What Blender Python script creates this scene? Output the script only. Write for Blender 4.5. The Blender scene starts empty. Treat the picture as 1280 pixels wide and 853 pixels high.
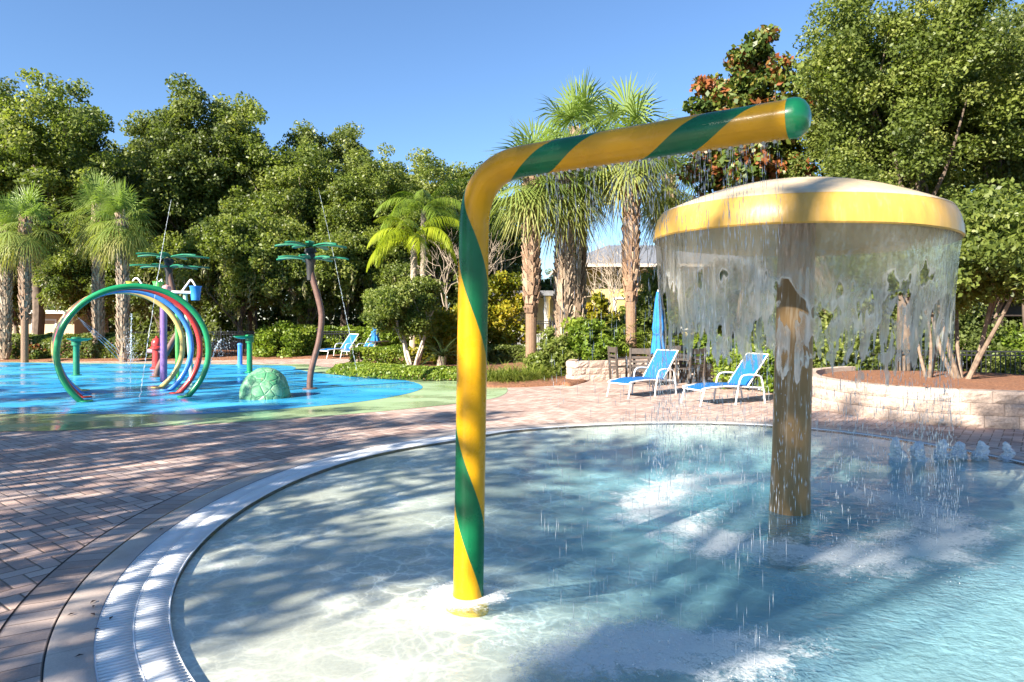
import bpy, math, random
import numpy as np
from mathutils import Vector, Matrix

R = math.radians
random.seed(7)
SC = bpy.context.scene
COL = SC.collection

# ------------------------------------------------------------------ camera, sky, sun, exposure
F = 853.3            # focal length in photo pixels
H = 1.6              # eye height
HOR = 400.0          # horizon row
SUN_EL, SUN_AZ = R(29), R(225)      # the sun stands behind the left shoulder
cam = bpy.data.cameras.new('camera')
cam.lens, cam.sensor_width = 24, 36
cam.shift_y = (HOR - 426.5) / 1280
cam.clip_start, cam.clip_end = 0.05, 2000
camo = bpy.data.objects.new('camera', cam)
camo.location = (0, 0, H)
camo.rotation_euler = (R(90), 0, 0)
COL.objects.link(camo)
SC.camera = camo

world = bpy.data.worlds.new('World')
SC.world = world
world.use_nodes = True
wn = world.node_tree
bg = wn.nodes['Background']
sky = wn.nodes.new('ShaderNodeTexSky')
sky.sky_type = 'NISHITA'
sky.sun_disc = False
sky.sun_elevation = SUN_EL
sky.sun_rotation = SUN_AZ
sky.altitude = 0
sky.air_density = 1.0
sky.dust_density = 0.0
sky.ozone_density = 6.0
wn.links.new(sky.outputs[0], bg.inputs[0])
bg.inputs[1].default_value = 0.062

sun = bpy.data.lights.new('sun', 'SUN')
sun.energy = 4.9
sun.angle = R(0.5)
sun.color = (1.0, 0.91, 0.78)
suno = bpy.data.objects.new('sun', sun)
sdir = Vector((math.sin(SUN_AZ) * math.cos(SUN_EL), math.cos(SUN_AZ) * math.cos(SUN_EL), math.sin(SUN_EL)))
suno.rotation_euler = (-sdir).to_track_quat('-Z', 'Y').to_euler()
suno.location = sdir * 60
COL.objects.link(suno)

SC.view_settings.view_transform = 'Standard'
SC.view_settings.look = 'None'
SC.view_settings.gamma = 1
SC.view_settings.exposure = 1.9
SC.view_settings.use_curve_mapping = False
SC.render.engine = 'CYCLES'
SC.cycles.max_bounces = 8
SC.cycles.diffuse_bounces = 3
SC.cycles.glossy_bounces = 3
SC.cycles.transparent_max_bounces = 24
SC.cycles.volume_bounces = 0
SC.cycles.caustics_reflective = False
SC.cycles.caustics_refractive = False
SC.cycles.sample_clamp_indirect = 6
SC.cycles.use_denoising = True
SC.cycles.use_adaptive_sampling = True
SC.cycles.adaptive_threshold = 0.015


def gp(px, py, z=0.0):
    d = F * (H - z) / (py - HOR)
    return ((px - 640) / F * d, d)


def at(px, py, d):
    return Vector(((px - 640) / F * d, d, H - (py - HOR) / F * d))


# ------------------------------------------------------------------ object helpers
def tag(o, label=None, cat=None, group=None, kind=None):
    if label: o['label'] = label
    if cat: o['category'] = cat
    if group: o['group'] = group
    if kind: o['kind'] = kind
    return o


def thing(name, label, cat, loc=(0, 0, 0), rz=0.0, group=None):
    o = bpy.data.objects.new(name, None)
    o.empty_display_size = 0.2
    o.location = loc
    o.rotation_euler = (0, 0, rz)
    COL.objects.link(o)
    return tag(o, label, cat, group)


def copy_tree(o, parent=None):
    c = o.copy()
    COL.objects.link(c)
    c.parent = parent
    for ch in list(o.children):
        copy_tree(ch, c)
    return c


def place(proto, used, loc, rz, label, group=None, scale=1.0):
    o = copy_tree(proto) if used else proto
    o.location = loc
    o.rotation_euler = (0, 0, rz)
    o.scale = (scale, scale, scale) if not isinstance(scale, tuple) else scale
    o['label'] = label
    if group: o['group'] = group
    return o


def link(name, me, m, parent=None):
    o = bpy.data.objects.new(name, me)
    if m is not None and len(me.materials) == 0:
        me.materials.append(m)
    COL.objects.link(o)
    o.parent = parent
    return o


def mesh_np(name, V, Fc, attr=None, smooth=False):
    """V (n,3), Fc (m,k) constant k; attr = dict of per-face floats"""
    V = np.asarray(V, dtype=np.float32); Fc = np.asarray(Fc, dtype=np.int32)
    me = bpy.data.meshes.new(name)
    k = Fc.shape[1]
    me.vertices.add(len(V)); me.vertices.foreach_set('co', V.ravel())
    me.loops.add(Fc.size); me.loops.foreach_set('vertex_index', Fc.ravel())
    me.polygons.add(len(Fc))
    me.polygons.foreach_set('loop_start', np.arange(0, Fc.size, k, dtype=np.int32))
    me.polygons.foreach_set('loop_total', np.full(len(Fc), k, dtype=np.int32))
    me.update(calc_edges=True)
    if smooth:
        me.polygons.foreach_set('use_smooth', np.ones(len(Fc), dtype=bool))
    for kk, vv in (attr or {}).items():
        dom = 'FACE' if len(vv) == len(Fc) else 'POINT'
        a = me.attributes.new(kk, 'FLOAT', dom)
        a.data.foreach_set('value', np.asarray(vv, dtype=np.float32))
    me.validate()
    return me


class MB:
    """collects shapes into one mesh"""
    def __init__(s):
        s.v, s.f, s.a, s.uv = [], [], [], {}

    def add(s, vs, fs, a=0.0):
        o = len(s.v)
        s.v += [tuple(p) for p in vs]
        for f in fs:
            s.f.append([i + o for i in f]); s.a.append(a)

    def box(s, c, size, rz=0.0, a=0.0, rot=None):
        hx, hy, hz = size[0] / 2, size[1] / 2, size[2] / 2
        M = rot if rot is not None else Matrix.Rotation(rz, 3, 'Z')
        c = Vector(c)
        vs = [c + M @ Vector((x, y, z)) for x in (-hx, hx) for y in (-hy, hy) for z in (-hz, hz)]
        s.add(vs, [(0, 1, 3, 2), (4, 6, 7, 5), (0, 4, 5, 1), (2, 3, 7, 6), (0, 2, 6, 4), (1, 5, 7, 3)], a)

    def bar(s, p, q, w, h=None, a=0.0):
        p, q = Vector(p), Vector(q)
        h = h or w
        d = (q - p)
        rot = d.to_track_quat('X', 'Z').to_matrix()
        s.box((p + q) / 2, (d.length, w, h), a=a, rot=rot)

    def tube(s, pts, rad, n=10, caps=True, closed=False, a=0.0):
        pts = [Vector(p) for p in pts]
        if not hasattr(rad, '__len__'): rad = [rad] * len(pts)
        N = len(pts)
        rings = []
        t0 = (pts[1] - pts[0]).normalized()
        nrm = t0.orthogonal().normalized()
        for i in range(N):
            if closed:
                t = (pts[(i + 1) % N] - pts[i - 1]).normalized()
            else:
                t = (pts[min(i + 1, N - 1)] - pts[max(i - 1, 0)]).normalized()
            nrm = (nrm - t * nrm.dot(t)).normalized()
            b = t.cross(nrm)
            rings.append([pts[i] + (nrm * math.cos(2 * math.pi * k / n) + b * math.sin(2 * math.pi * k / n)) * rad[i] for k in range(n)])
        vs = [p for r in rings for p in r]
        fs = []
        for i in range(N if closed else N - 1):
            j = (i + 1) % N
            for k in range(n):
                fs.append((i * n + k, i * n + (k + 1) % n, j * n + (k + 1) % n, j * n + k))
        if caps and not closed:
            fs.append(tuple(reversed(range(n))))
            fs.append(tuple((N - 1) * n + k for k in range(n)))
        s.add(vs, fs, a)

    def lathe(s, prof, c=(0, 0, 0), n=32, a=0.0):
        vs, fs = [], []
        for r, z in prof:
            for k in range(n):
                t = 2 * math.pi * k / n
                vs.append((c[0] + max(r, 1e-4) * math.cos(t), c[1] + max(r, 1e-4) * math.sin(t), c[2] + z))
        for i in range(len(prof) - 1):
            for k in range(n):
                fs.append((i * n + k, i * n + (k + 1) % n, (i + 1) * n + (k + 1) % n, (i + 1) * n + k))
        s.add(vs, fs, a)

    def sheet(s, rows, thick=None, a=0.0):
        n = len(rows[0])
        vs = [p for r in rows for p in r]
        fs = [(i * n + k, i * n + k + 1, (i + 1) * n + k + 1, (i + 1) * n + k) for i in range(len(rows) - 1) for k in range(n - 1)]
        s.add(vs, fs, a)

    def mesh(s, name, smooth=True, attr=None, bevel=None):
        me = bpy.data.meshes.new(name)
        me.from_pydata(s.v, [], s.f)
        if attr:
            at_ = me.attributes.new(attr, 'FLOAT', 'FACE')
            at_.data.foreach_set('value', s.a)
        me.update()
        if smooth:
            me.polygons.foreach_set('use_smooth', [True] * len(me.polygons))
            try:
                me.set_sharp_from_angle(angle=R(40))
            except Exception:
                pass
        return me

    def build(s, name, m, parent=None, smooth=True, attr=None, bevel=0.0):
        o = link(name, s.mesh(name, smooth, attr), m, parent)
        if bevel:
            md = o.modifiers.new('bevel', 'BEVEL')
            md.width = bevel; md.segments = 2; md.limit_method = 'ANGLE'
        return o


def catmull(pts, n=8, closed=False):
    pts = [Vector(p) for p in pts]
    N = len(pts)
    out = []
    rng = range(N) if closed else range(N - 1)
    for i in rng:
        if closed:
            p0, p1, p2, p3 = pts[i - 1], pts[i], pts[(i + 1) % N], pts[(i + 2) % N]
        else:
            p0, p1, p2, p3 = pts[max(i - 1, 0)], pts[i], pts[i + 1], pts[min(i + 2, N - 1)]
        for k in range(n):
            t = k / n
            out.append(0.5 * ((2 * p1) + (p2 - p0) * t + (2 * p0 - 5 * p1 + 4 * p2 - p3) * t * t + (3 * p1 - p0 - 3 * p2 + p3) * t ** 3))
    if not closed: out.append(pts[-1])
    return out


# value noise in numpy
def _hash(ix, iy, iz):
    h = (ix.astype(np.int64) * 374761393 + iy.astype(np.int64) * 668265263 + iz.astype(np.int64) * 2147483647) & 0xffffffff
    h = ((h ^ (h >> 13)) * 1274126177) & 0xffffffff
    h = h ^ (h >> 16)
    return (h & 0xffff) / 65535.0


def vnoise(x, y, z=0.0):
    x, y, z = np.broadcast_arrays(np.asarray(x, float), np.asarray(y, float), np.asarray(z, float))
    ix, iy, iz = np.floor(x), np.floor(y), np.floor(z)
    fx, fy, fz = x - ix, y - iy, z - iz
    fx, fy, fz = [f * f * (3 - 2 * f) for f in (fx, fy, fz)]
    r = 0
    for dx in (0, 1):
        for dy in (0, 1):
            for dz in (0, 1):
                w = (fx if dx else 1 - fx) * (fy if dy else 1 - fy) * (fz if dz else 1 - fz)
                r = r + w * _hash(ix + dx, iy + dy, iz + dz)
    return r


def fbm(x, y, z=0.0, o=3):
    r, a, t = 0, 1.0, 0
    for i in range(o):
        r = r + a * vnoise(np.asarray(x) * 2 ** i + 17 * i, np.asarray(y) * 2 ** i + 5 * i, np.asarray(z) * 2 ** i)
        t += a; a *= 0.5
    return r / t


def sstep(x):
    x = np.clip(x, 0, 1)
    return x * x * (3 - 2 * x)


# ------------------------------------------------------------------ shader helpers
class G:
    """a material node tree with arithmetic on sockets"""
    def __init__(s, name):
        s.m = bpy.data.materials.new(name)
        s.m.use_nodes = True
        s.t = s.m.node_tree
        s.t.nodes.clear()
        s.out = s.t.nodes.new('ShaderNodeOutputMaterial')

    def n(s, typ, **kw):
        nd = s.t.nodes.new(typ)
        for k, v in kw.items():
            setattr(nd, k, v)
        return nd

    def set(s, sock, v):
        if isinstance(v, bpy.types.NodeSocket):
            s.t.links.new(v, sock)
        elif v is not None:
            if hasattr(sock.default_value, '__len__') and not hasattr(v, '__len__'):
                v = (v, v, v, 1)[:len(sock.default_value)]
            if hasattr(v, '__len__') and len(v) == 3 and len(sock.default_value) == 4:
                v = (*v, 1)
            sock.default_value = v

    def math(s, op, a, b=0.0, c=None):
        nd = s.n('ShaderNodeMath', operation=op)
        s.set(nd.inputs[0], a); s.set(nd.inputs[1], b)
        if c is not None: s.set(nd.inputs[2], c)
        return nd.outputs[0]

    def mixf(s, f, a, b):
        return s.math('ADD', s.math('MULTIPLY', a, s.math('SUBTRACT', 1.0, f)), s.math('MULTIPLY', b, f))

    def mix(s, f, a, b, bt='MIX'):
        nd = s.n('ShaderNodeMix', data_type='RGBA', blend_type=bt)
        s.set(nd.inputs[0], f); s.set(nd.inputs[6], a); s.set(nd.inputs[7], b)
        return nd.outputs[2]

    def ramp(s, f, stops, interp='LINEAR'):
        nd = s.n('ShaderNodeValToRGB')
        cr = nd.color_ramp
        cr.interpolation = interp
        while len(cr.elements) < len(stops): cr.elements.new(0.5)
        for e, (p, c) in zip(cr.elements, stops):
            e.position = p
            e.color = (*c, 1) if hasattr(c, '__len__') else (c, c, c, 1)
        s.set(nd.inputs[0], f)
        return nd.outputs[0]

    def coord(s, kind='Object'):
        return s.n('ShaderNodeTexCoord').outputs[kind]

    def pos(s):
        return s.n('ShaderNodeNewGeometry').outputs['Position']

    def xyz(s, v):
        nd = s.n('ShaderNodeSeparateXYZ'); s.set(nd.inputs[0], v)
        return nd.outputs

    def comb(s, x, y, z=0.0):
        nd = s.n('ShaderNodeCombineXYZ')
        for i, q in enumerate((x, y, z)): s.set(nd.inputs[i], q)
        return nd.outputs[0]

    def mapping(s, v, scale=(1, 1, 1), rot=(0, 0, 0), loc=(0, 0, 0)):
        nd = s.n('ShaderNodeMapping')
        s.set(nd.inputs[0], v); nd.inputs['Scale'].default_value = scale
        nd.inputs['Rotation'].default_value = rot; nd.inputs['Location'].default_value = loc
        return nd.outputs[0]

    def noise(s, v, scale=5, detail=3, rough=0.55, dist=0.0, out='Fac'):
        nd = s.n('ShaderNodeTexNoise')
        s.set(nd.inputs['Vector'], v)
        nd.inputs['Scale'].default_value = scale; nd.inputs['Detail'].default_value = detail
        nd.inputs['Roughness'].default_value = rough; nd.inputs['Distortion'].default_value = dist
        return nd.outputs[out]

    def voro(s, v, scale=5, feature='F1', out='Distance', rnd=1.0):
        nd = s.n('ShaderNodeTexVoronoi', feature=feature)
        s.set(nd.inputs['Vector'], v)
        nd.inputs['Scale'].default_value = scale
        nd.inputs['Randomness'].default_value = rnd
        return nd.outputs[out]

    def attr(s, name):
        return s.n('ShaderNodeAttribute', attribute_name=name).outputs['Fac']

    def bump(s, h, strength=0.3, dist=0.02, normal=None):
        nd = s.n('ShaderNodeBump')
        s.set(nd.inputs['Height'], h)
        nd.inputs['Strength'].default_value = strength; nd.inputs['Distance'].default_value = dist
        if normal is not None: s.set(nd.inputs['Normal'], normal)
        return nd.outputs[0]

    def princ(s, col, rough=0.5, normal=None, spec=0.5, metal=0.0, coat=0.0, coat_r=0.1):
        nd = s.n('ShaderNodeBsdfPrincipled')
        s.set(nd.inputs['Base Color'], col); s.set(nd.inputs['Roughness'], rough)
        nd.inputs['Specular IOR Level'].default_value = spec
        nd.inputs['Metallic'].default_value = metal
        nd.inputs['Coat Weight'].default_value = coat
        nd.inputs['Coat Roughness'].default_value = coat_r
        if normal is not None: s.set(nd.inputs['Normal'], normal)
        return nd.outputs[0]

    def bsdf(s, typ, col=None, rough=None, normal=None):
        nd = s.n('ShaderNodeBsdf' + typ)
        if col is not None: s.set(nd.inputs['Color'], col)
        if rough is not None: s.set(nd.inputs['Roughness'], rough)
        if normal is not None: s.set(nd.inputs['Normal'], normal)
        return nd.outputs[0]

    def mixs(s, f, a, b):
        nd = s.n('ShaderNodeMixShader')
        s.set(nd.inputs[0], f); s.t.links.new(a, nd.inputs[1]); s.t.links.new(b, nd.inputs[2])
        return nd.outputs[0]

    def done(s, surf, vol=None):
        s.t.links.new(surf, s.out.inputs['Surface'])
        if vol is not None: s.t.links.new(vol, s.out.inputs['Volume'])
        return s.m


def simple(name, col, rough=0.5, var=0.15, scale=6, bump=0.0, bscale=40, coat=0.0, spec=0.5, metal=0.0):
    g = G(name)
    c = g.coord()
    nz = g.noise(c, scale, 4)
    k = g.ramp(nz, [(0.3, 1 - var), (0.7, 1 + var * 0.6)])
    col2 = g.mix(1.0, (*col, 1), k, 'MULTIPLY')
    rr = g.mixf(g.noise(c, scale * 2.3, 3), max(rough - 0.08, 0.02), rough + 0.12)
    nrm = g.bump(g.noise(c, bscale, 4), bump, 0.01) if bump else None
    return g.done(g.princ(col2, rr, nrm, coat=coat, spec=spec, metal=metal))


def leafmat(name, stops, trans=0.35, rough=0.45):
    g = G(name)
    col = g.ramp(g.attr('rnd'), stops)
    a = g.princ(col, rough, spec=0.4)
    b = g.bsdf('Translucent', g.mix(1.0, col, (1.25, 1.35, 0.6, 1), 'MULTIPLY'))
    return g.done(g.mixs(trans, a, b))


M = {}
M['oak'] = leafmat('oak_leaves', [(0.0, (0.045, 0.068, 0.016)), (0.4, (0.125, 0.165, 0.034)), (0.75, (0.20, 0.24, 0.05)), (1.0, (0.31, 0.32, 0.10))], 0.45)
M['dark'] = leafmat('dark_leaves', [(0.0, (0.05, 0.072, 0.02)), (0.5, (0.13, 0.165, 0.04)), (1.0, (0.21, 0.24, 0.07))], 0.42)
M['bright'] = leafmat('bright_leaves', [(0.0, (0.06, 0.11, 0.012)), (0.5, (0.15, 0.22, 0.025)), (1.0, (0.28, 0.33, 0.045))], 0.4)
M['gold'] = leafmat('golden_leaves', [(0.0, (0.07, 0.11, 0.01)), (0.5, (0.22, 0.22, 0.015)), (1.0, (0.42, 0.30, 0.02))])
M['magnolia'] = leafmat('magnolia_leaves', [(0.0, (0.03, 0.06, 0.012)), (0.4, (0.07, 0.11, 0.02)), (0.58, (0.15, 0.17, 0.03)), (0.68, (0.20, 0.065, 0.022)), (1.0, (0.31, 0.11, 0.035))], 0.25)
M['moss'] = leafmat('moss_leaves', [(0.0, (0.10, 0.10, 0.05)), (0.5, (0.20, 0.19, 0.09)), (1.0, (0.30, 0.29, 0.15))])
M['palm'] = leafmat('palm_fronds', [(0.0, (0.34, 0.29, 0.11)), (0.25, (0.27, 0.29, 0.08)), (0.6, (0.16, 0.22, 0.05)), (1.0, (0.20, 0.28, 0.07))], 0.38)
M['queen'] = leafmat('queen_palm_fronds', [(0.0, (0.12, 0.17, 0.01)), (0.5, (0.24, 0.30, 0.012)), (1.0, (0.36, 0.38, 0.02))], 0.4)
M['blade'] = leafmat('grass_blades', [(0.0, (0.08, 0.12, 0.015)), (0.5, (0.17, 0.22, 0.03)), (1.0, (0.32, 0.34, 0.08))], 0.35)
M['frond_dark'] = leafmat('cycad_fronds', [(0.0, (0.02, 0.04, 0.012)), (1.0, (0.06, 0.09, 0.03))], 0.15)
M['bark'] = simple('bark', (0.13, 0.095, 0.07), 0.85, 0.45, 5, 0.6, 18)
M['palebark'] = simple('pale_bark', (0.36, 0.29, 0.22), 0.8, 0.4, 7, 0.5, 20)
M['trunkbark'] = simple('grey_brown_bark', (0.22, 0.16, 0.115), 0.8, 0.5, 9, 0.5, 20)
M['whitebark'] = simple('white_bark', (0.50, 0.44, 0.36), 0.75, 0.35, 6, 0.3, 20)


def boot_mat(name, c1, c2, c3):
    g = G(name)
    f = g.math('ADD', g.math('MULTIPLY', g.attr('rnd'), 0.7), g.math('MULTIPLY', g.noise(g.coord(), 14, 4), 0.35))
    col = g.ramp(f, [(0.05, c1), (0.5, c2), (1.0, c3)])
    return g.done(g.princ(col, 0.85, g.bump(g.noise(g.mapping(g.coord(), (1, 1, 3)), 22, 5, .7), 0.9, 0.03)))


M['boots'] = boot_mat('palm_boots', (0.13, 0.085, 0.055), (0.33, 0.24, 0.165), (0.50, 0.40, 0.29))
M['boots_red'] = boot_mat('palm_trunk_fibre', (0.12, 0.07, 0.045), (0.29, 0.18, 0.11), (0.44, 0.32, 0.22))
M['white_metal'] = simple('white_metal', (0.78, 0.76, 0.72), 0.35, 0.06)
M['sling'] = simple('blue_sling', (0.005, 0.115, 0.36), 0.6, 0.12, 30, 0.15, 160)
M['canvas'] = simple('blue_canvas', (0.008, 0.16, 0.45), 0.75, 0.2, 12, 0.2, 60)
M['resin'] = simple('dark_brown_resin', (0.075, 0.06, 0.05), 0.55, 0.3, 14)
M['fence'] = simple('black_fence_paint', (0.018, 0.018, 0.02), 0.4, 0.2)
M['wood'] = simple('weathered_wood', (0.17, 0.12, 0.09), 0.8, 0.35, 12, 0.4, 40)
M['rust_post'] = simple('mauve_brown_paint', (0.135, 0.072, 0.055), 0.45, 0.35, 9)
M['petal'] = simple('teal_green_paint', (0.014, 0.18, 0.095), 0.4, 0.3, 8)
M['black_paint'] = simple('dark_hub_paint', (0.03, 0.028, 0.03), 0.4, 0.2)
M['hoop_green'] = simple('green_paint', (0.008, 0.22, 0.08), 0.3, 0.2, 4, coat=0.3)
M['hoop_red'] = simple('red_paint', (0.45, 0.035, 0.03), 0.3, 0.2, 4, coat=0.3)
M['hoop_blue'] = simple('blue_paint', (0.06, 0.24, 0.62), 0.3, 0.25, 4, coat=0.3)
M['hoop_yellow'] = simple('pale_yellow_paint', (0.68, 0.50, 0.16), 0.35, 0.15, 4, coat=0.3)
M['purple'] = simple('purple_paint', (0.19, 0.11, 0.30), 0.4, 0.2)
M['lime'] = simple('lime_paint', (0.10, 0.48, 0.10), 0.4, 0.15)
M['bucket_yellow'] = simple('yellow_bucket_paint', (0.45, 0.42, 0.05), 0.4, 0.15)
M['bucket_blue'] = simple('blue_bucket_paint', (0.03, 0.22, 0.60), 0.4, 0.15)
M['palegreen'] = simple('pale_green_paint', (0.35, 0.55, 0.38), 0.45, 0.2)
M['pink'] = simple('faded_pink_paint', (0.55, 0.28, 0.28), 0.5, 0.2)
M['steel'] = simple('pipe_steel', (0.55, 0.55, 0.53), 0.3, 0.1, metal=0.6)
M['stone'] = simple('pale_stone', (0.55, 0.48, 0.42), 0.8, 0.3, 6, 0.5, 20)
M['house_yellow'] = simple('yellow_stucco', (0.68, 0.52, 0.16), 0.85, 0.1, 2, 0.2, 60)
M['house_tan'] = simple('tan_stucco', (0.50, 0.36, 0.24), 0.85, 0.1, 2, 0.2, 60)
M['white_trim'] = simple('white_trim', (0.74, 0.72, 0.68), 0.5, 0.08)
M['roof'] = simple('grey_roof', (0.16, 0.17, 0.19), 0.7, 0.25, 8, 0.5, 14)
M['glass'] = simple('window_glass', (0.03, 0.04, 0.05), 0.08, 0.1)
M['pergola'] = simple('dark_timber', (0.035, 0.025, 0.02), 0.7, 0.3, 8)
M['leaf_litter'] = simple('dead_leaf', (0.045, 0.02, 0.012), 0.7, 0.3)
M['dark_gap'] = simple('shadow_gap', (0.02, 0.022, 0.022), 0.7, 0.1)
M['grey_panel'] = simple('grey_panel', (0.42, 0.43, 0.44), 0.6, 0.1)


# pavers: 45-degree herringbone of 200 x 100 mm bricks
def paver_mat():
    g = G('herringbone_pavers')
    P = g.pos()
    wob = g.noise(P, 3, 2, out='Color')
    v = g.mapping(P, (1 / 0.115,) * 3, (0, 0, R(38)))
    vv = g.n('ShaderNodeVectorMath', operation='MULTIPLY_ADD')
    g.set(vv.inputs[0], wob); vv.inputs[1].default_value = (0.12,) * 3; g.set(vv.inputs[2], v)
    x, y, _ = g.xyz(vv.outputs[0])
    i, j = g.math('FLOOR', x), g.math('FLOOR', y)
    fx, fy = g.math('SUBTRACT', x, i), g.math('SUBTRACT', y, j)
    m = g.math('FLOORED_MODULO', g.math('SUBTRACT', i, j), 4.0)
    is_ = lambda k: g.math('COMPARE', m, float(k), 0.2)
    m0, m1, m2, m3 = is_(0), is_(1), is_(2), is_(3)
    big = 1.0
    # distance to each side, removed where the brick continues
    dl = g.math('ADD', fx, m1)
    dr = g.math('ADD', g.math('SUBTRACT', 1.0, fx), m0)
    db = g.math('ADD', fy, m2)
    dt = g.math('ADD', g.math('SUBTRACT', 1.0, fy), m3)
    d = g.math('MINIMUM', g.math('MINIMUM', dl, dr), g.math('MINIMUM', db, dt))
    bi, bj = g.math('SUBTRACT', i, m1), g.math('SUBTRACT', j, m2)
    wn_ = g.n('ShaderNodeTexWhiteNoise', noise_dimensions='2D')
    g.set(wn_.inputs['Vector'], g.comb(bi, bj))
    rnd = wn_.outputs['Value']
    col = g.ramp(rnd, [(0.0, (0.38, 0.26, 0.215)), (0.35, (0.49, 0.345, 0.29)), (0.7, (0.56, 0.42, 0.355)), (1.0, (0.62, 0.485, 0.415))])
    grain = g.ramp(g.noise(P, 90, 4, 0.7), [(0.25, 0.72), (0.75, 1.15)])
    col = g.mix(1.0, col, grain, 'MULTIPLY')
    stain = g.ramp(g.noise(P, 0.7, 5, 0.6), [(0.3, 0.74), (0.65, 1.08)])
    col = g.mix(1.0, col, stain, 'MULTIPLY')
    joint = g.ramp(d, [(0.02, 1.0), (0.075, 0.0)])
    col = g.mix(joint, col, (0.12, 0.085, 0.065, 1))
    hgt = g.math('ADD', g.ramp(d, [(0.0, 0.0), (0.10, 1.0)]), g.math('MULTIPLY', g.noise(P, 120, 3), 0.25))
    tilt = g.math('MULTIPLY', rnd, 0.35)
    nrm = g.bump(g.math('ADD', hgt, tilt), 0.55, 0.008)
    rough = g.ramp(g.noise(P, 1.3, 4), [(0.35, 0.55), (0.7, 0.8)])
    return g.done(g.princ(col, rough, nrm, spec=0.35))


def border_mat():
    g = G('soldier_course_pavers')
    uv = g.xyz(g.n('ShaderNodeUVMap').outputs[0])
    u = g.math('MULTIPLY', uv[0], 1 / 0.13)
    i = g.math('FLOOR', u); f = g.math('SUBTRACT', u, i)
    d = g.math('MINIMUM', g.math('MINIMUM', f, g.math('SUBTRACT', 1.0, f)), g.math('MINIMUM', uv[1], g.math('SUBTRACT', 1.0, uv[1])))
    wn_ = g.n('ShaderNodeTexWhiteNoise', noise_dimensions='1D'); g.set(wn_.inputs['W'], i)
    col = g.ramp(wn_.outputs['Value'], [(0.0, (0.38, 0.28, 0.235)), (0.5, (0.46, 0.36, 0.31)), (1.0, (0.53, 0.43, 0.375))])
    P = g.pos()
    col = g.mix(1.0, col, g.ramp(g.noise(P, 80, 4, 0.7), [(0.25, 0.75), (0.75, 1.12)]), 'MULTIPLY')
    col = g.mix(1.0, col, g.ramp(g.noise(P, 2.0, 5, 0.65), [(0.3, 0.78), (0.65, 1.08)]), 'MULTIPLY')
    j = g.ramp(d, [(0.012, 1.0), (0.035, 0.0)])
    col = g.mix(j, col, (0.10, 0.07, 0.055, 1))
    nrm = g.bump(g.math('ADD', g.ramp(d, [(0.0, 0.0), (0.06, 1.0)]), g.math('MULTIPLY', g.noise(P, 110, 3), 0.25)), 0.5, 0.006)
    return g.done(g.princ(col, 0.65, nrm, spec=0.35))


M['paver'] = paver_mat()
M['border'] = border_mat()


def coping_mat():
    g = G('cast_coping')
    P = g.pos()
    col = g.ramp(g.noise(P, 2.2, 5, 0.65), [(0.3, (0.36, 0.28, 0.24)), (0.5, (0.47, 0.40, 0.35)), (0.75, (0.54, 0.47, 0.42))])
    col = g.mix(1.0, col, g.ramp(g.noise(P, 150, 3), [(0.3, 0.85), (0.7, 1.08)]), 'MULTIPLY')
    uv = g.xyz(g.n('ShaderNodeUVMap').outputs[0])
    fr = g.math('FRACT', g.math('MULTIPLY', uv[0], 1 / 0.9))
    j = g.ramp(g.math('MINIMUM', fr, g.math('SUBTRACT', 1.0, fr)), [(0.002, 0.4), (0.006, 0.0)])
    col = g.mix(j, col, (0.15, 0.11, 0.09, 1))
    return g.done(g.princ(col, 0.5, g.bump(g.noise(P, 60, 4), 0.2, 0.005)))


M['coping'] = coping_mat()
M['grate'] = simple('white_grating_plastic', (0.74, 0.76, 0.78), 0.35, 0.08, 3)


def rubber(name, c1, c2):
    g = G(name)
    P = g.pos()
    col = g.mix(g.ramp(g.noise(P, 0.5, 4, 0.6), [(0.35, 0.0), (0.65, 1.0)]), (*c1, 1), (*c2, 1))
    col = g.mix(1.0, col, g.ramp(g.noise(P, 140, 2), [(0.3, 0.8), (0.7, 1.15)]), 'MULTIPLY')
    wet = g.ramp(g.noise(g.mapping(P, (0.6, 1, 1)), 0.9, 5, 0.6), [(0.42, 0.12), (0.62, 0.6)])
    return g.done(g.princ(col, wet, g.bump(g.noise(P, 9, 4), 0.12, 0.004), spec=0.5))


M['rubber_blue'] = rubber('blue_rubber', (0.014, 0.25, 0.53), (0.055, 0.37, 0.62))
M['rubber_green'] = rubber('green_rubber', (0.27, 0.38, 0.20), (0.35, 0.45, 0.26))


def mulch_mat():
    g = G('bark_mulch')
    P = g.coord()
    col = g.ramp(g.noise(g.mapping(P, (1, 1, 1)), 24, 4, 0.7, 1.0), [(0.25, (0.06, 0.025, 0.015)), (0.5, (0.25, 0.105, 0.05)), (0.75, (0.45, 0.23, 0.12))])
    return g.done(g.princ(col, 0.9, g.bump(g.noise(P, 26, 5, 0.7, 1.0), 1.0, 0.05)))


def soil_mat():
    g = G('soil_and_grass')
    P = g.pos()
    col = g.ramp(g.noise(P, 0.35, 6, 0.65), [(0.35, (0.10, 0.065, 0.045)), (0.5, (0.085, 0.075, 0.035)), (0.62, (0.06, 0.085, 0.025))])  # brown to green ground tones mixed at random
    col = g.mix(1.0, col, g.ramp(g.noise(P, 30, 4), [(0.3, 0.6), (0.7, 1.3)]), 'MULTIPLY')
    return g.done(g.princ(col, 0.95, g.bump(g.noise(P, 20, 5), 0.8, 0.05)))


def block_mat():
    g = G('split_face_block')
    P = g.coord()
    base = g.ramp(g.attr('rnd'), [(0.0, (0.40, 0.30, 0.24)), (0.5, (0.49, 0.38, 0.31)), (1.0, (0.56, 0.45, 0.37))])
    col = g.mix(1.0, base, g.ramp(g.noise(P, 35, 5, 0.7), [(0.28, 0.65), (0.7, 1.12)]), 'MULTIPLY')
    return g.done(g.princ(col, 0.85, g.bump(g.noise(P, 22, 5, 0.65), 0.8, 0.035)))


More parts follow.
